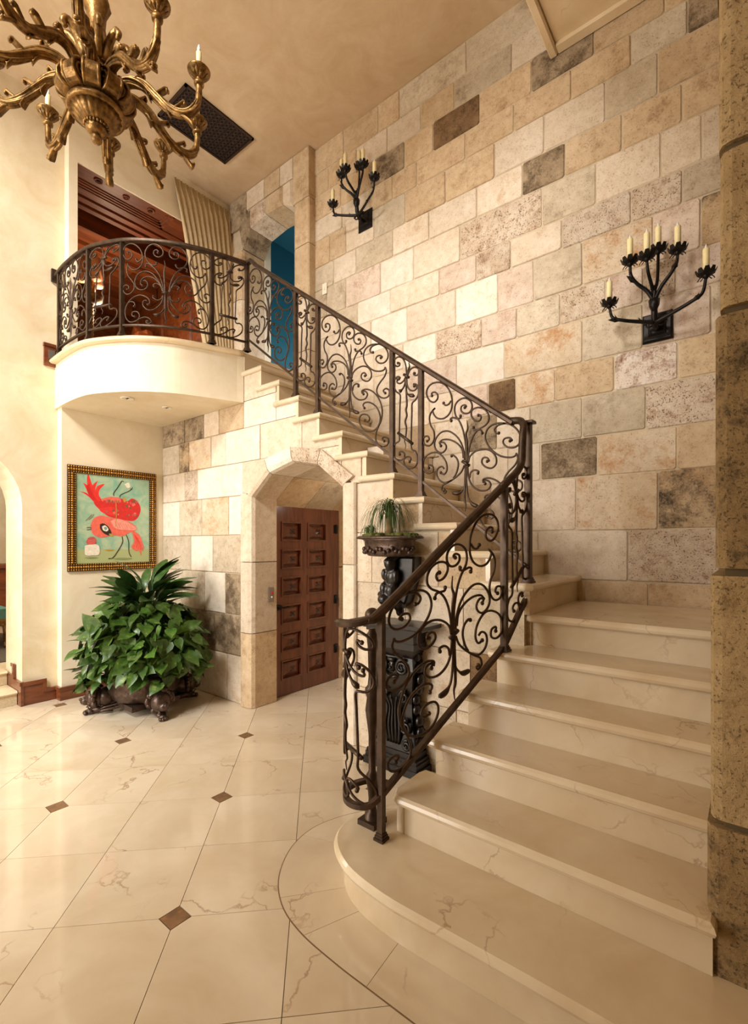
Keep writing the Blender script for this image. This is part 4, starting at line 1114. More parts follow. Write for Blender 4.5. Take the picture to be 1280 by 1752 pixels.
pp2([(525,960),(560,960),(582,998),(540,985)], 'paint_gold', 'beak')
pline([(695,995),(700,1070),(640,1180),(575,1265),(520,1275)], 11, 'paint_dark', 'leg'); pline([(750,975),(780,1060),(785,1190),(815,1255)], 10, 'paint_dark', 'leg')
pline([(615,560),(620,720),(612,870)], 10, 'paint_gold', 'ribbon')
for k in range(4): pline([(390 - 22*k, 560 - 10*k), (320 - 18*k, 450 - 10*k), (285 - 12*k + 30*(k == 3), 330 + 8*k)], 7, 'paint_red', 'feather_line')
pp2([(230,1262),(310,1254),(395,1262),(310,1274)], 'paint_shadow', 'shadow_stroke'); pp2([(540,1275),(700,1265),(830,1275),(700,1290)], 'paint_shadow', 'shadow_stroke')
pp2([(470,1165),(530,1155),(585,1165),(530,1178)], 'paint_gold', 'small_boat')
for dy in (0, 26): pline([(258,885+dy),(290,880+dy),(312,892+dy*.6)], 7, 'paint_dark', 'whisker')
pline([(245,795),(290,750),(320,715)], 6, 'paint_olive', 'twig'); pline([(280,785),(320,750),(345,710)], 6, 'paint_olive', 'twig')
pline([(690,290),(715,295)], 8, 'paint_dark', 'claw'); pline([(825,390),(830,365)], 7, 'paint_dark', 'claw'); pline([(825,392),(800,385)], 7, 'paint_dark', 'claw')
pp2([(235,1110),(320,1095),(400,1110),(405,1220),(320,1235),(240,1225)], 'paint_white', 'cake')
pp2([(250,1060),(280,1010),(340,1000),(370,1040),(355,1090),(270,1095)], 'paint_rose', 'sugar_rose')
for k in range(3): pline([(262, 1075 - 20*k), (310, 1088 - 22*k), (360, 1068 - 20*k)], 6, 'paint_coral', 'petal_line')
# ------------------------------------------------------------------ chandelier
CH = Vector((-3.02, 1.17, 4.06))
ch = thing('chandelier', 'carved gilt wood chandelier with scrolled candle arms', 'chandelier', tuple(CH))
cz = CH.z
MB().lathe([(.001, -.193), (.02, -.188), (.03, -.172), (.03, -.155), (.02, -.142)], tuple(CH), 16).build('bottom_finial', 'gilt', ch)
bell = MB().lathe([(.02, -.142), (.04, -.135), (.052, -.12), (.058, -.10)], tuple(CH), 36, flute=.07, fk=18)
for i in range(22):
    a = 2*PI*i/22; bell.ball((CH.x + .062*math.cos(a), CH.y + .062*math.sin(a), cz - .094), .009, 6, 4)
bell.build('lower_bell', 'gilt', ch)
MB().lathe([(.055, -.09), (.078, -.078), (.108, -.052), (.132, -.022)], tuple(CH), 60, flute=.05, fk=20).build('fluted_dish', 'gilt', ch)
MB().lathe([(.130, -.024), (.146, -.028), (.155, -.012), (.148, .006), (.12, .012)], tuple(CH), 32).build('dish_rim', 'gilt', ch)
MB().lathe([(.10, .02), (.085, .06), (.09, .14), (.075, .22), (.055, .27), (.07, .31), (.085, .36), (.06, .42), (.045, .50), (.05, .56), (.075, .62), (.05, .70), (.03, .78), (.02, .9), (.012, 1.0), (.010, ZC - cz)], tuple(CH), 20, flute=.04, fk=10).build('column', 'gilt', ch)
MB().lathe([(.07, ZC - cz - .05), (.10, ZC - cz - .02), (.10, ZC - cz - .001)], tuple(CH), 20).build('canopy', 'gilt', ch)
for i in range(10):          # carved collar leaves and beaded ribs round the hub
    a = 2*PI*(i + .5)/10; d = Vector((math.cos(a), math.sin(a), 0))
    rib = MB()
    for k in range(9): rib.ball(CH + d*(.105 - .002*k) + Vector((0, 0, .03 + .025*k)), .013, 6, 4)
    rib.build('beaded_rib', 'gilt', ch)
    MB().tube(cr([CH + d*.06 + Vector((0, 0, .27)), CH + d*.10 + Vector((0, 0, .36)), CH + d*.15 + Vector((0, 0, .41)), CH + d*.175 + Vector((0, 0, .385)), CH + d*.16 + Vector((0, 0, .36))], 4), [.030 - .0010*k for k in range(17)], 6).build('acanthus_leaf', 'gilt', ch)
def arm_parts():
    """one arm pointing along +x, built about the chandelier's axis"""
    arm = MB()
    path = [(.10, .12), (.145, .165), (.20, .185), (.27, .165), (.34, .105), (.41, .045), (.48, .015), (.535, .025), (.575, .072), (.588, .14), (.588, .20)]
    pts = [Vector(p) for p in cr([(x, 0, z) for x, z in path], 6)]; m = len(pts)
    arm.tube(pts, [.026 - .009*i/m for i in range(m)], 10)
    for q in range(5):                             # carved reeds twisting along the arm
        rr = []
        for i, p in enumerate(pts[2:-10]):
            t = (pts[i+3] - pts[i+1]).normalized(); n = t.cross(Vector((0, 1, 0))); a = 2*PI*q/5 + i*.06
            rr.append(p + (Vector((0, 1, 0))*math.cos(a) + n*math.sin(a)) * (.024 - .008*i/m))
        arm.tube(rr, [.009 if 2 < i < len(rr)-3 else .005 for i in range(len(rr))], 5)
    sub = {}
    v = MB(); VC = (.140, .085)                    # volute at the root
    for sd in (-1, 1):
        sp = []
        for k in range(40):
            a = -k * .36 + 1.6; rr = .066 - .00145*k
            sp.append((VC[0] + rr*math.cos(a), sd*.037, VC[1] + rr*math.sin(a)))
        v.tube(sp, .0095, 6)
    cyl = [(VC[0] + .062*math.cos(2*PI*k/20), VC[1] + .062*math.sin(2*PI*k/20)) for k in range(20)]
    v.prism(cyl, -.034, .034, 'xz'); sub['volute'] = v
    l1 = MB()
    def curl(x, z, dx, dz, s, w):
        q = [Vector(p) for p in cr([(x - dx*.8, 0, z - dz*.25), (x, 0, z), (x + dx*.8, 0, z + dz*.6), (x + dx*1.2, 0, z + dz), (x + dx*1.5, 0, z + dz*.85), (x + dx*1.4, 0, z + dz*.6)], 4)]
        n = len(q); vs = []
        for i, p in enumerate(q):
            ww = w * math.sin(PI*min(.97, (i + 1.5)/(n + 1)))
            vs += [p + Vector((0, -ww, -.006)), p + Vector((0, -ww*.5, .008)), p + Vector((0, 0, .004)), p + Vector((0, ww*.5, .008)), p + Vector((0, ww, -.006)), p + Vector((0, 0, -.012))]
        f = []
        for i in range(n - 1):
            for k in range(6): l = (k+1) % 6; f.append((6*i+k, 6*i+l, 6*i+6+l, 6*i+6+k))
        l1.add(vs, f, True); l1.ball(q[-1], .011*s, 8, 5, (1, 1.7, 1))
    for args in ((.22, .20, .035, .035, 1, .028), (.335, .125, .05, .03, 1, .026), (.45, .05, .04, .035, .9, .022), (.50, .0, .045, -.045, 1.1, .026), (.38, .055, .03, -.05, 1, .026), (.28, .135, .02, -.045, 1, .024)): curl(*args)
    sub['acanthus_leaf'] = l1
    cup = MB().lathe([(.015, .185), (.027, .19), (.029, .20), (.027, .21), (.016, .215), (.020, .232), (.05, .258), (.064, .268), (.066, .276), (.060, .282), (.02, .276)], (.588, 0, 0), 24)
    for k in range(12):
        a = 2*PI*k/12; d = Vector((math.cos(a), math.sin(a), 0)); s = Vector((-d.y, d.x, 0)); c = Vector((.588, 0, 0))
        cup.add([c + d*.018 - s*.004 + Vector((0, 0, .226)), c + d*.018 + s*.004 + Vector((0, 0, .226)), c + d*.045 + s*.010 + Vector((0, 0, .246)), c + d*.060 + Vector((0, 0, .262)), c + d*.045 - s*.010 + Vector((0, 0, .246)), c + d*.040 + Vector((0, 0, .236))], [(0, 1, 5), (1, 2, 5), (2, 3, 5), (3, 4, 5), (4, 0, 5)])
    sub['candle_cup'] = cup
    sub['candle'] = MB().lathe([(.016, .276), (.016, .385), (.012, .39)], (.588, 0, 0), 12)
    sub['bulb'] = MB().lathe([(.010, .39), (.011, .405), (.006, .425), (.001, .437)], (.588, 0, 0), 10)
    return arm, sub
aM, sM = arm_parts()
def raw_mesh(mb, name, mat):
    me = bpy.data.meshes.new(name); me.from_pydata(mb.v, [], mb.f); me.polygons.foreach_set('use_smooth', mb.sm)
    bm = bmesh.new(); bm.from_mesh(me); bmesh.ops.recalc_face_normals(bm, faces=bm.faces); bm.to_mesh(me); bm.free()
    me.materials.append(M[mat]); return me
arm_me = raw_mesh(aM, 'arm', 'gilt'); sub_me = {k: raw_mesh(v, k, {'candle': 'candle', 'bulb': 'bulb'}.get(k, 'gilt')) for k, v in sM.items()}
for i in range(10):
    o = bpy.data.objects.new('arm', arm_me); col.objects.link(o); o.parent = ch
    o.rotation_euler = (0, 0, HEAD + math.radians(4 + 36*i))
    for k, me in sub_me.items():
        s_ = bpy.data.objects.new(k, me); col.objects.link(s_); s_.parent = o

# ------------------------------------------------------------------ wall sconces
def sconce(loc, label):
    t = thing('wall_sconce', label, 'sconce', loc, 'black iron candle sconces on the stone wall')
    L = Vector(loc)
    def G(p): return L + Vector(p)
    mb = MB(); a = .088
    for s_, y in ((a, 0), (a, -.012), (a*.86, -.018), (a*.72, -.012)): pass
    mb.prism([(L.x-a, L.z-a*1.08), (L.x+a, L.z-a*1.08), (L.x+a, L.z+a*1.08), (L.x-a, L.z+a*1.08)], L.y - .02, L.y, 'xz', .012)
    mb.prism([(L.x-a*.6, L.z-a*.65), (L.x+a*.6, L.z-a*.65), (L.x+a*.6, L.z+a*.65), (L.x-a*.6, L.z+a*.65)], L.y - .034, L.y - .02, 'xz', .012)
    mb.build('backplate', 'iron_black', t)
    st = MB().tube([G((0, -.03, -.02)), G((0, -.10, -.03)), G((0, -.13, .02)), G((0, -.14, .10)), G((0, -.14, .22))], [.016, .018, .020, .018, .012], 8)
    for sx in (-1, 1):
        sp = [G((sx*(.035 + .03*math.cos(k*.5)*(1 - k/30)), -.10, -.005 + .03*math.sin(k*.5)*(1 - k/30))) for k in range(18)]
        st.tube(sp, .006, 5)
    st.lathe([(.012, .05), (.030, .09), (.034, .13), (.016, .125)], (L.x, L.y - .14, L.z), 8)
    st.build('stem', 'iron_black', t)
    for (cx, cy, cz_, bend) in ((-.25, -.21, .13, 0), (.28, -.21, .145, 0), (-.125, -.22, .36, 1), (.135, -.20, .345, 1), (-.02, -.28, .325, 2), (.02, -.12, .43, 2)):
        if bend == 0: p = [(0, -.12, -.01), (cx*.35, -.15, .01), (cx*.7, -.19, .03), (cx*.93, -.205, .06), (cx, cy, cz_)]
        elif bend == 1: p = [(0, -.14, .12), (cx*.3, -.16, .19), (cx*.7, -.19, .24), (cx*.95, cy, .29), (cx, cy, cz_)]
        else: p = [(0, -.14, .10), (cx*.2, -.15, .18), (cx*.8, cy*.8 - .03, .26), (cx, cy, cz_)]
        pts = [G(q) for q in cr(p, 5)]; m = len(pts)
        am = MB().tube(pts, [.0135 - .005*i/m for i in range(m)], 6)
        for i in range(4, m - 4, 4):               # thorn leaves
            d = (pts[i+1] - pts[i]).normalized(); n = Vector((0, 0, 1)) if i % 8 else Vector((0, -1, -.4))
            am.add([pts[i] - d*.012, pts[i] + d*.012 + n*.004, pts[i] + d*.022 + n*.030, pts[i] + d*.012 - n*.006], [(0, 1, 2), (1, 3, 2), (0, 2, 3)])
        if bend < 2:                               # long curled leaf
            i = m // 2; d = (pts[i+2] - pts[i]).normalized(); s = d.cross(Vector((0, 1, 0))).normalized()
            am.add([pts[i], pts[i] + d*.04 + s*.02, pts[i] + d*.09 + s*.012, pts[i] + d*.05 - s*.014, pts[i] + d*.05 + Vector((0, -.014, 0))], [(0, 1, 4), (1, 2, 4), (2, 3, 4), (3, 0, 4)])
        ao = am.build('arm', 'iron_black', t)
        c = G((cx, cy, cz_)); fl = MB().lathe([(.008, -.01), (.014, 0), (.022, .012), (.018, .018)], tuple(c), 8)
        for k in range(9):
            q = 2*PI*k/9; d = Vector((math.cos(q), math.sin(q), 0)); s = Vector((-d.y, d.x, 0))
            b0 = c + d*.014 + Vector((0, 0, .008))
            fl.add([b0 - s*.008, b0 + s*.008, c + d*.042 + s*.019 + Vector((0, 0, .020)), c + d*.056 + s*.010 + Vector((0, 0, .046)), c + d*.056 - s*.010 + Vector((0, 0, .046)), c + d*.042 - s*.019 + Vector((0, 0, .020))], [(0, 1, 2, 5), (5, 2, 3, 4)])
        for sx in (-1, 1):
            sp = [c + Vector((sx*(.028 + .014*math.cos(k*.6)), 0, -.004 + .014*math.sin(k*.6 - .8))) for k in range(9)]
            fl.tube(sp, .003, 4)
        fl.build('flower_cup', 'iron_black', ao)
        MB().lathe([(.018, .012), (.018, .168), (.015, .173)], tuple(c), 10).build('candle', 'candle', ao)
        MB().lathe([(.007, .172), (.008, .182), (.003, .197), (.001, .202)], tuple(c), 8).build('bulb', 'bulb', ao)
    return t
sconce((-.505, YW - .006, 2.965), 'black iron six-candle sconce beside the limestone pillar, low on the wall')
sconce((-3.04, YW - .006, 4.75), 'black iron six-candle sconce beside the upstairs doorway, high under the ceiling')

# ------------------------------------------------------------------ carved black pedestal
XC, YB = -1.905, YU - .012
co = thing('carved_pedestal', 'tall black carved wooden pedestal against the wall behind the railing', 'pedestal', (XC, 2.62, 0.003))
def cbx(w, y0, z0, z1, ch=.01, name='moulding', mat='wood_black'):
    mb = MB()
    mb.box(XC - w, XC + w, y0, YB, z0, z1)
    return mb
base = MB()
for w, y0, z0, z1 in ((.225, 2.545, .003, .05), (.212, 2.556, .05, .085), (.205, 2.562, .085, .105), (.19, 2.575, .105, .14)): base.box(XC - w, XC + w, y0, YB, z0, z1)
base.build('plinth', 'wood_black', co)
prof_ = [(.175, 2.59, .14), (.165, 2.60, .20), (.14, 2.62, .32), (.13, 2.625, .45), (.15, 2.60, .58), (.165, 2.585, .68), (.15, 2.60, .76), (.17, 2.58, .82)]
vs = []; 
for w, y0, z in prof_: vs += [(XC - w, y0, z), (XC + w, y0, z), (XC + w, YB, z), (XC - w, YB, z)]
fs = [(3, 2, 1, 0), tuple(len(vs) - 4 + i for i in range(4))]
for i in range(len(prof_) - 1):
    for k in range(4): l = (k + 1) % 4; fs.append((i*4+k, i*4+l, i*4+4+l, i*4+4+k))
MB().add(vs, fs).build('body', 'wood_black', co)
fr = MB()
for w, y0, z0, z1 in ((.185, 2.565, .82, .86), (.178, 2.572, .86, .925), (.20, 2.55, .925, .945), (.215, 2.535, .945, .965)): fr.box(XC - w, XC + w, y0, YB, z0, z1)
fr.build('frieze', 'wood_black', co)
MB().prism([(XC - .30, 2.49), (XC + .30, 2.49), (XC + .30, YB), (XC - .30, YB)], .965, .995, 'xy', .006).build('top', 'wood_black', co)
def spiral(cx, y, cz_, r0, turns, sgn=1, rt=.010):
    n = int(turns * 14)
    return [(cx + sgn*r0*(1 - .85*k/n)*math.cos(2*PI*turns*k/n + 1.2), y - .018*k/n, cz_ + r0*(1 - .85*k/n)*math.sin(2*PI*turns*k/n + 1.2)) for k in range(n + 1)]
for sx in (-1, 1):
    for cx, cz_, r0, y in ((.085, .70, .052, 2.585), (.10, .30, .048, 2.605), (.085, .50, .04, 2.605), (.12, .19, .035, 2.59)):
        MB().tube(spiral(XC + sx*cx, y - .006, cz_, r0, 2.0, sx), [.013 - .006*k/28 for k in range(29)], 6).build('carved_scroll', 'wood_black', co)
    sd = MB()
    for k in range(9): sd.ball((XC + sx*(.16 + .018*math.sin(k*1.3)), 2.66, .20 + .07*k), .040, 8, 5, (.7, 1.0, 1))
    sd.build('side_carving', 'wood_black', co)
mk = MB().ball((XC, 2.585, .70), .035, 10, 6, (.85, .6, 1.2)).ball((XC, 2.562, .69), .011, 6, 4).ball((XC - .014, 2.566, .712), .007, 6, 4).ball((XC + .014, 2.566, .712), .007, 6, 4).ball((XC, 2.57, .745), .026, 8, 5, (1.4, .6, .6))
mk.tube([(XC - .05, 2.585, .655), (XC - .03, 2.572, .632), (XC, 2.568, .625), (XC + .03, 2.572, .632), (XC + .05, 2.585, .655)], .010, 6)
mk.build('carved_mask', 'wood_black', co)
lf = MB()
for k in range(-2, 3): lf.tube(cr([(XC + k*.022, 2.60, .18), (XC + k*.030, 2.585, .30), (XC + k*.022, 2.59, .42), (XC + k*.045, 2.572, .50), (XC + k*.05, 2.565, .48)], 4), [.014 - .0006*i for i in range(17)], 6)
lf.build('acanthus_carving', 'wood_black', co)

# ------------------------------------------------------------------ cherub bracket and planter with a ponytail palm
BX, BY = -1.93, 2.60
br = thing('wall_bracket', 'black carved cherub wall bracket above the pedestal', 'bracket', (BX, YB, 1.08))
MB().prism([(BX + .02, 1.43), (BX + .17, 1.43), (BX + .165, 1.30), (BX + .10, 1.12), (BX + .03, 1.07), (BX - .02, 1.10)], YB - .09, YB, 'xz', .012).build('back_block', 'wood_black', br)
fg = MB()
for (x, y, z, r, s3) in ((0, -.12, 1.385, .047, (1, 1, 1.05)), (.01, -.10, 1.29, .055, (1.05, .9, 1.3)), (.0, -.10, 1.20, .055, (1, 1, 1.1)), (-.05, -.13, 1.21, .03, (1, 1, 1.6)), (.05, -.13, 1.30, .026, (.9, .9, 1.8)), (-.055, -.12, 1.31, .024, (.9, .9, 1.7)), (-.045, -.14, 1.14, .038, (1.2, 1, 1)), (.01, -.13, 1.12, .04, (1.1, 1, 1)), (-.075, -.12, 1.17, .028, (1.3, .8, .9)), (.05, -.09, 1.10, .04, (1, 1, 1)), (-.02, -.15, 1.40, .018, (1, .7, .8)), (.02, -.11, 1.425, .035, (1.1, 1, .6)), (.05, -.08, 1.06, .03, (1, 1, 1.2)), (-.03, -.08, 1.42, .03, (1, 1, .7))):
    fg.ball((BX + x, YB + y, z), r, 12, 8, s3)
fo = fg.build('cherub', 'wood_black', br)
md = fo.modifiers.new('blend', 'REMESH'); md.mode = 'VOXEL'; md.voxel_size = .009; md.use_smooth_shade = True
pt = thing('planter', 'oval dark carved planter resting on the cherub bracket', 'planter', (BX, BY - .02, 1.43))
YPc = 2.58
bw = MB().lathe([(.12, 1.432), (.165, 1.436), (.19, 1.455), (.195, 1.50), (.20, 1.54), (.225, 1.55)], (BX, YPc, 0), 32, 1, .56, flute=.012, fk=8).build('bowl', 'bronze', pt)
MB().lathe([(.215, 1.548), (.262, 1.552), (.266, 1.562), (.25, 1.572), (.21, 1.570)], (BX, YPc, 0), 32, 1, .53).build('rim', 'bronze', pt)
sg = MB()
for k in range(22):
    a = PI + PI*k/21; sg.ball((BX + .197*math.cos(a), YPc + .197*.56*math.sin(a), 1.475 + .014*math.cos(k*1.8)), .017, 6, 4)
sg.build('garland', 'bronze', bw)
pm_ = thing('ponytail_palm', 'small ponytail palm with drooping grassy blades in the oval planter', 'plant', (BX, YPc, 1.572))
ms = MB(); rr_ = random.Random(4)
for k in range(60):
    a = rr_.uniform(0, 2*PI); q = math.sqrt(rr_.random()); ms.ball((BX + .21*q*math.cos(a), YPc + .105*q*math.sin(a), 1.576), rr_.uniform(.018, .034), 6, 4, (1, 1, .6))
ms.build('moss', 'soil', pm_, kind='stuff')
MB().tube([(BX, YPc, 1.575), (BX + .006, YPc, 1.62), (BX - .002, YPc, 1.66), (BX, YPc, 1.70)], [.032, .022, .017, .014], 8).build('trunk', 'trunk', pm_)
bl = MB()
def blade(mb, base, az, up, out, w=.0035):
    d = Vector((math.cos(az), math.sin(az), 0)); s = Vector((-d.y, d.x, 0)); base = Vector(base)
    p = cr([base, base + d*out*.3 + Vector((0, 0, up)), base + d*out*.75 + Vector((0, 0, up*.75)), base + d*out + Vector((0, 0, -up*.35)), base + d*out*1.05 + Vector((0, 0, -up*1.0))], 3)
    vs = []; n = len(p)
    for i, q in enumerate(p): ww = w * (1 - i/n*.85); vs += [q - s*ww, q + s*ww]
    mb.add(vs, [(2*i, 2*i+1, 2*i+3, 2*i+2) for i in range(n - 1)], True)
for k in range(170):
    az = rr_.uniform(0, 2*PI); o_ = rr_.uniform(.07, .21) * (1 if math.sin(az) < .3 else .6)
    blade(bl, (BX, YPc, 1.69 + rr_.uniform(-.02, .02)), az, rr_.uniform(.05, .12), o_)
for k in range(40): blade(bl, (BX - .15 + rr_.uniform(-.03, .03), YPc - .02, 1.58), rr_.uniform(0, 2*PI), rr_.uniform(.03, .07), rr_.uniform(.04, .09), .0028)
bl.build('blades', 'grass', pm_, kind='stuff')
tr = MB()
for k in range(14): blade(tr, (BX + .20, YPc - .04, 1.57), rr_.uniform(-1.2, .3), .015, rr_.uniform(.05, .10), .004)
tr.build('trailing_moss', 'grass', pm_, kind='stuff')

# ------------------------------------------------------------------ bronze lion stand and pothos
PX_, PY_ = -4.42, 2.13
ls = thing('bronze_plant_stand', 'low dark bronze jardiniere stand with lion feet under the pothos', 'plant stand', (PX_, PY_, 0.001))
MB().lathe([(.20, .10), (.26, .12), (.30, .20), (.29, .26), (.32, .30), (.32, .33), (.24, .33)], (PX_, PY_, 0), 28, flute=.02, fk=14).build('bowl', 'bronze', ls)
MB().box(PX_ - .22, PX_ + .22, PY_ - .22, PY_ + .22, .055, .10).build('platform', 'bronze', ls)
for ang in (-118, -8, 82, 172):
    a = math.radians(ang); d = Vector((math.cos(a), math.sin(a), 0)); s = Vector((-d.y, d.x, 0)); c = Vector((PX_, PY_, 0))
    lg = MB()
    lg.ball(c + d*.40 + Vector((0, 0, .15)), .085, 12, 8, (1, 1, 1.05))                       # head
    lg.ball(c + d*.475 + Vector((0, 0, .125)), .048, 8, 6, (1, 1, .85))                          # muzzle
    lg.ball(c + d*.515 + Vector((0, 0, .14)), .016, 6, 4)
    rl = random.Random(ang)
    for k in range(60):                                                                        # mane
        q = rl.uniform(0, 2*PI); e = rl.uniform(-.1, 1); rr = .098
        lg.ball(c + d*(.385 + rr*.4*math.cos(q) * .6) + s*(rr*math.cos(q)) + Vector((0, 0, .16 + rr*math.sin(q)*e)), .027, 6, 4)
    lg.ball(c + d*.32 + Vector((0, 0, .15)), .085, 10, 6, (1.1, 1.0, 1.0))
    for k in range(6):                                                                         # wing ridges sweeping back
        lg.tube(cr([c + d*.36 + s*(.05 - .016*k) + Vector((0, 0, .03 + .018*k)), c + d*.25 + s*(.06 - .018*k) + Vector((0, 0, .05 + .022*k)), c + d*.14 + s*(.07 - .02*k) + Vector((0, 0, .07 + .026*k))], 4), .014, 5)
    lo = lg.build('lion_leg', 'bronze', ls)
    pw_ = MB()
    for k in range(4): pw_.ball(c + d*(.475 + .012*(1 - abs(k - 1.5)/1.5)) + s*(.018*(k - 1.5)) + Vector((0, 0, .018)), .017, 6, 5, (1, 1, 1))
    pw_.ball(c + d*.44 + Vector((0, 0, .028)), .035, 8, 6, (1.3, 1, .75)).tube([c + d*.44 + Vector((0, 0, .03)), c + d*.36 + Vector((0, 0, .035)), c + d*.26 + Vector((0, 0, .03))], [.032, .03, .028], 8)
    for sd in (-1, 1):
        pw_.tube([c + d*(.445 + .02*math.cos(k*.6)*(1 - k/16)) + s*sd*.03 + Vector((0, 0, .07 + .02*math.sin(k*.6)*(1 - k/16))) for k in range(13)], .006, 5)
    pw_.build('paw', 'bronze', lo)

def heart_mesh(name, mat, wide=1.0):
    out = [(0, 0, 0), (.22, -.10, .05), (.42, .08, .09), (.44, .34, .08), (.30, .64, .03), (.12, .88, -.03), (0, 1.05, -.12)]
    vs = [(0, 0, 0), (0, .30, -.02), (0, .62, -.03), (0, .85, -.06), (0, 1.05, -.12)]
    R_ = [(x*wide, y, z) for x, y, z in out[1:6]]; L_ = [(-x, y, z) for x, y, z in R_]
    vs += R_ + L_
    def sd(o): return [(0, o, o+1), (0, o+1, o+2, 1), (1, o+2, o+3, 2), (2, o+3, o+4, 3), (3, o+4, 4)]
    mb = MB().add(vs, sd(5) + [tuple(reversed(f)) for f in sd(10)], True)
    return mb
def lance_mesh():
    vs = []; n = 11
    for i in range(n):
        t = i/(n-1)
        w = .007 if t < .38 else .007 + .115*math.sin(PI*min(1, (t - .38)/.62*.96 + .02))**.75
        z = .22*t - .95*max(0, t - .3)**1.8
        vs += [(-w, t, z + w*.25), (0, t, z), (w, t, z + w*.25)]
    return MB().add(vs, [f for i in range(n-1) for f in ((3*i, 3*i+1, 3*i+4, 3*i+3), (3*i+1, 3*i+2, 3*i+5, 3*i+4))], True)
hm = [raw_mesh(heart_mesh('leaf', 'pothos', w), 'leaf', 'pothos') for w in (.9, 1.05, .75)]
lm = raw_mesh(lance_mesh(), 'leaf', 'lily')
po = thing('pothos_plant', 'large bushy green pothos spilling over the bronze lion stand', 'plant', (PX_, PY_, .30))
rp = random.Random(21)
def basis(tip, nrm):
    y = tip.normalized(); z = (nrm - y*nrm.dot(y)).normalized(); x = y.cross(z)
    return Matrix(((x.x, y.x, z.x), (x.y, y.y, z.y), (x.z, y.z, z.z)))
def leaf_pose(k, shell):
    u = rp.uniform(-.55, .95); a = rp.uniform(0, 2*PI)
    r_ = math.sqrt(max(0, 1 - u*u)); d = Vector((r_*math.cos(a), r_*math.sin(a), u))
    lump = 1 + .09*math.sin(3*a + 1.0) + .07*math.sin(5*a + 4*u) + .05*math.sin(9*a - 7*u)
    c = Vector((PX_, PY_, .60)) + Vector((d.x*.50, d.y*.48, d.z*(.42 if u > 0 else .50))) * shell * lump
    droop = Vector((d.x*.6, d.y*.6, -.55)) + Vector((rp.gauss(0, .55), rp.gauss(0, .55), rp.gauss(0, .45)))
    nrm = Vector((d.x*.8, d.y*.8, d.z*.5 + .65)) + Vector((rp.gauss(0, .45), rp.gauss(0, .45), rp.gauss(0, .35)))
    sz = rp.uniform(.085, .165)
    if c.z < .27: c.z = .27 + rp.uniform(0, .08)
    c.y = min(c.y, 2.54)
    return c, basis(droop, nrm), sz
for k in range(300):
    c, b_, sz = leaf_pose(k, rp.uniform(.93, 1.04))
    o = bpy.data.objects.new('leaf', hm[k % 3]); col.objects.link(o); o.parent = po
    o.matrix_local = Matrix.Translation(c - W[po.name]) @ b_.to_4x4() @ Matrix.Scale(sz, 4)
inner = MB(); hb = heart_mesh('leaf', 'pothos')
for k in range(520):
    c, b_, sz = leaf_pose(k, rp.uniform(.62, .97)); n0 = len(inner.v)
    inner.add(hb.v, hb.f, True).xf(Matrix.Translation(c) @ b_.to_4x4() @ Matrix.Scale(sz, 4), n0)
inner.build('inner_foliage', 'pothos', po, kind='stuff')
vn = MB()
for k in range(26):
    a = rp.uniform(0, 2*PI); d = Vector((math.cos(a), math.sin(a), 0)); c = Vector((PX_, PY_, .33))
    vn.tube(cr([c, c + d*.25 + Vector((0, 0, .18)), c + d*.42 + Vector((0, 0, .12)), c + d*.40 + Vector((0, 0, .08)), c + d*.36 + Vector((0, 0, .06))], 4), .004, 4)
vn.build('stems', 'grass', po, kind='stuff')
ly = thing('peace_lily', 'dark-leaved lily rising from the middle of the pothos', 'plant', (PX_, PY_, .85))
for k in range(64):
    a = rp.uniform(0, 2*PI); el = rp.uniform(.55, 1.3); c = Vector((PX_ + .06*math.cos(a), PY_ + .06*math.sin(a), .86 + rp.uniform(0, .10) * el))
    tip = Vector((math.cos(a)*math.cos(el), math.sin(a)*math.cos(el), math.sin(el)))
    o = bpy.data.objects.new('leaf', lm); col.objects.link(o); o.parent = ly
    side = Vector((-math.sin(a), math.cos(a), 0)); nrm = side.cross(tip) * -1
    if nrm.z < 0: nrm = -nrm
    sz = rp.uniform(.34, .48)
    o.matrix_local = Matrix.Translation(c - W[ly.name]) @ basis(tip, nrm + side*rp.uniform(-.9, .9)).to_4x4() @ Matrix.Scale(sz, 4)
MB().tube([(PX_, PY_, .5), (PX_, PY_, .95)], [.05, .035], 8).build('stem', 'lily', ly)

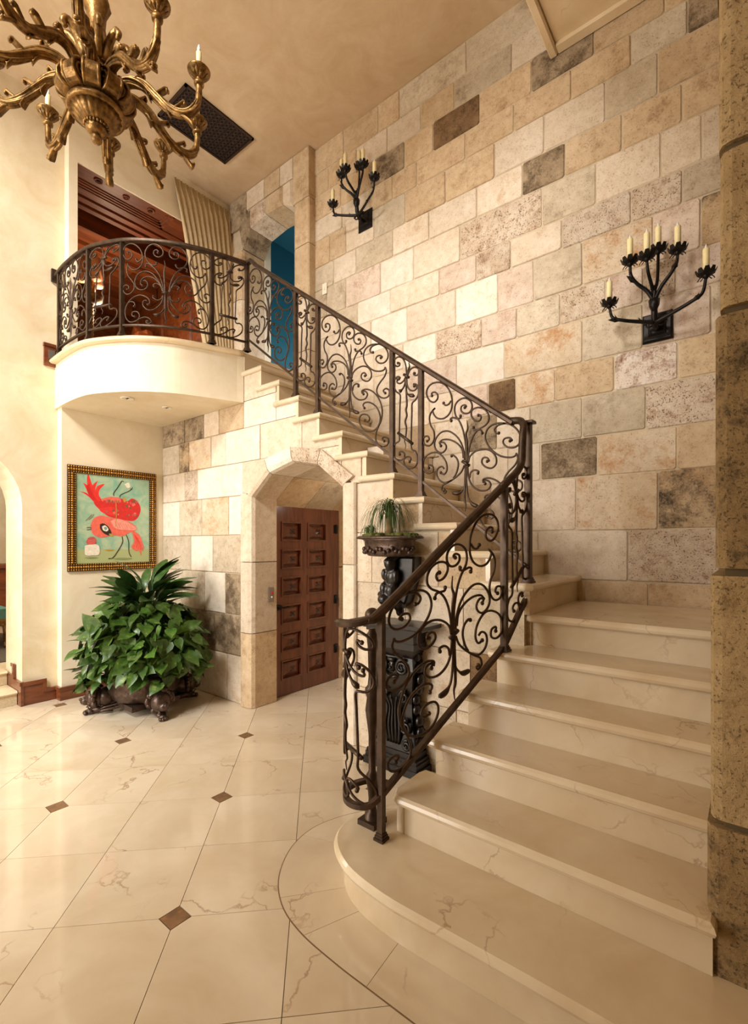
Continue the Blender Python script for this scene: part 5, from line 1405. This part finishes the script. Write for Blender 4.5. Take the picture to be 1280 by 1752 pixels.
# ------------------------------------------------------------------ glimpse of the next room
rg = MB().box(-8.2, -6.2, .3, 1.95, .266, .275).build_at('rug', 'rug', (-7.2, 1.1, .266)); tag(rg, 'dark striped rug on the floor beyond the left arch', 'rug')
ac = thing('armchair', 'carved armchair with pale teal upholstery beyond the left arch', 'armchair', (-7.3, 1.4, .276))
MB().box(-7.6, -7.0, 1.05, 1.75, .62, .74).build('seat', 'teal_cloth', ac)
MB().prism([(1.05, .74), (1.75, .74), (1.75, 1.25), (1.6, 1.38), (1.4, 1.42), (1.2, 1.38), (1.05, 1.25)], -7.6, -7.48, 'yz', .02).build('backrest', 'teal_cloth', ac)
MB().box(-7.6, -7.0, 1.05, 1.75, .54, .62).build('seat_rail', 'gilt', ac)
for x in (-7.56, -7.04):
    for y in (1.09, 1.71): MB().tube(cr([(x, y, .55), (x + .03, y, .46), (x, y, .36), (x + .03, y, .278)], 4), [.035 - .0012*i for i in range(13)], 6).build('leg', 'gilt', ac)
sb = thing('sideboard', 'brown wooden sideboard against the far wall beyond the left arch', 'sideboard', (-9.2, 1.6, .266))
MB().box(-9.49, -8.9, .6, 2.8, .30, 1.15).build('body', 'wood_red', sb)
MB().box(-9.49, -8.85, .55, 2.85, 1.15, 1.2).build('top', 'wood_red', sb)
for i in range(3): MB().prism([(.65 + .7*i, .4), (1.3 + .7*i, .4), (1.3 + .7*i, 1.08), (.65 + .7*i, 1.08)], -8.88, -8.9, 'yz', .012).build('door', 'wood_red', sb)

# lamps that light the neighbouring rooms
def lamp(name, loc, power, colr, r=.15):
    d = bpy.data.lights.new(name, 'POINT'); d.energy = power; d.color = colr; d.shadow_soft_size = r
    o = bpy.data.objects.new(name, d); col.objects.link(o); o.location = loc
lamp('library_lamp_light', (-6.4, 2.6, 4.5), 40, (1.0, .80, .56), .25)
lamp('teal_room_light', (-4.2, 4.75, 3.9), 26, (1.0, .96, .9), .15)
lamp('next_room_light', (-7.2, .2, 2.4), 130, (1.0, .93, .82), .3)
lamp('passage_fill_light', (-3.0, 3.55, 2.0), 3.5, (1.0, .88, .72), .06)  # fill light added to brighten the passage and its door, no fitting there
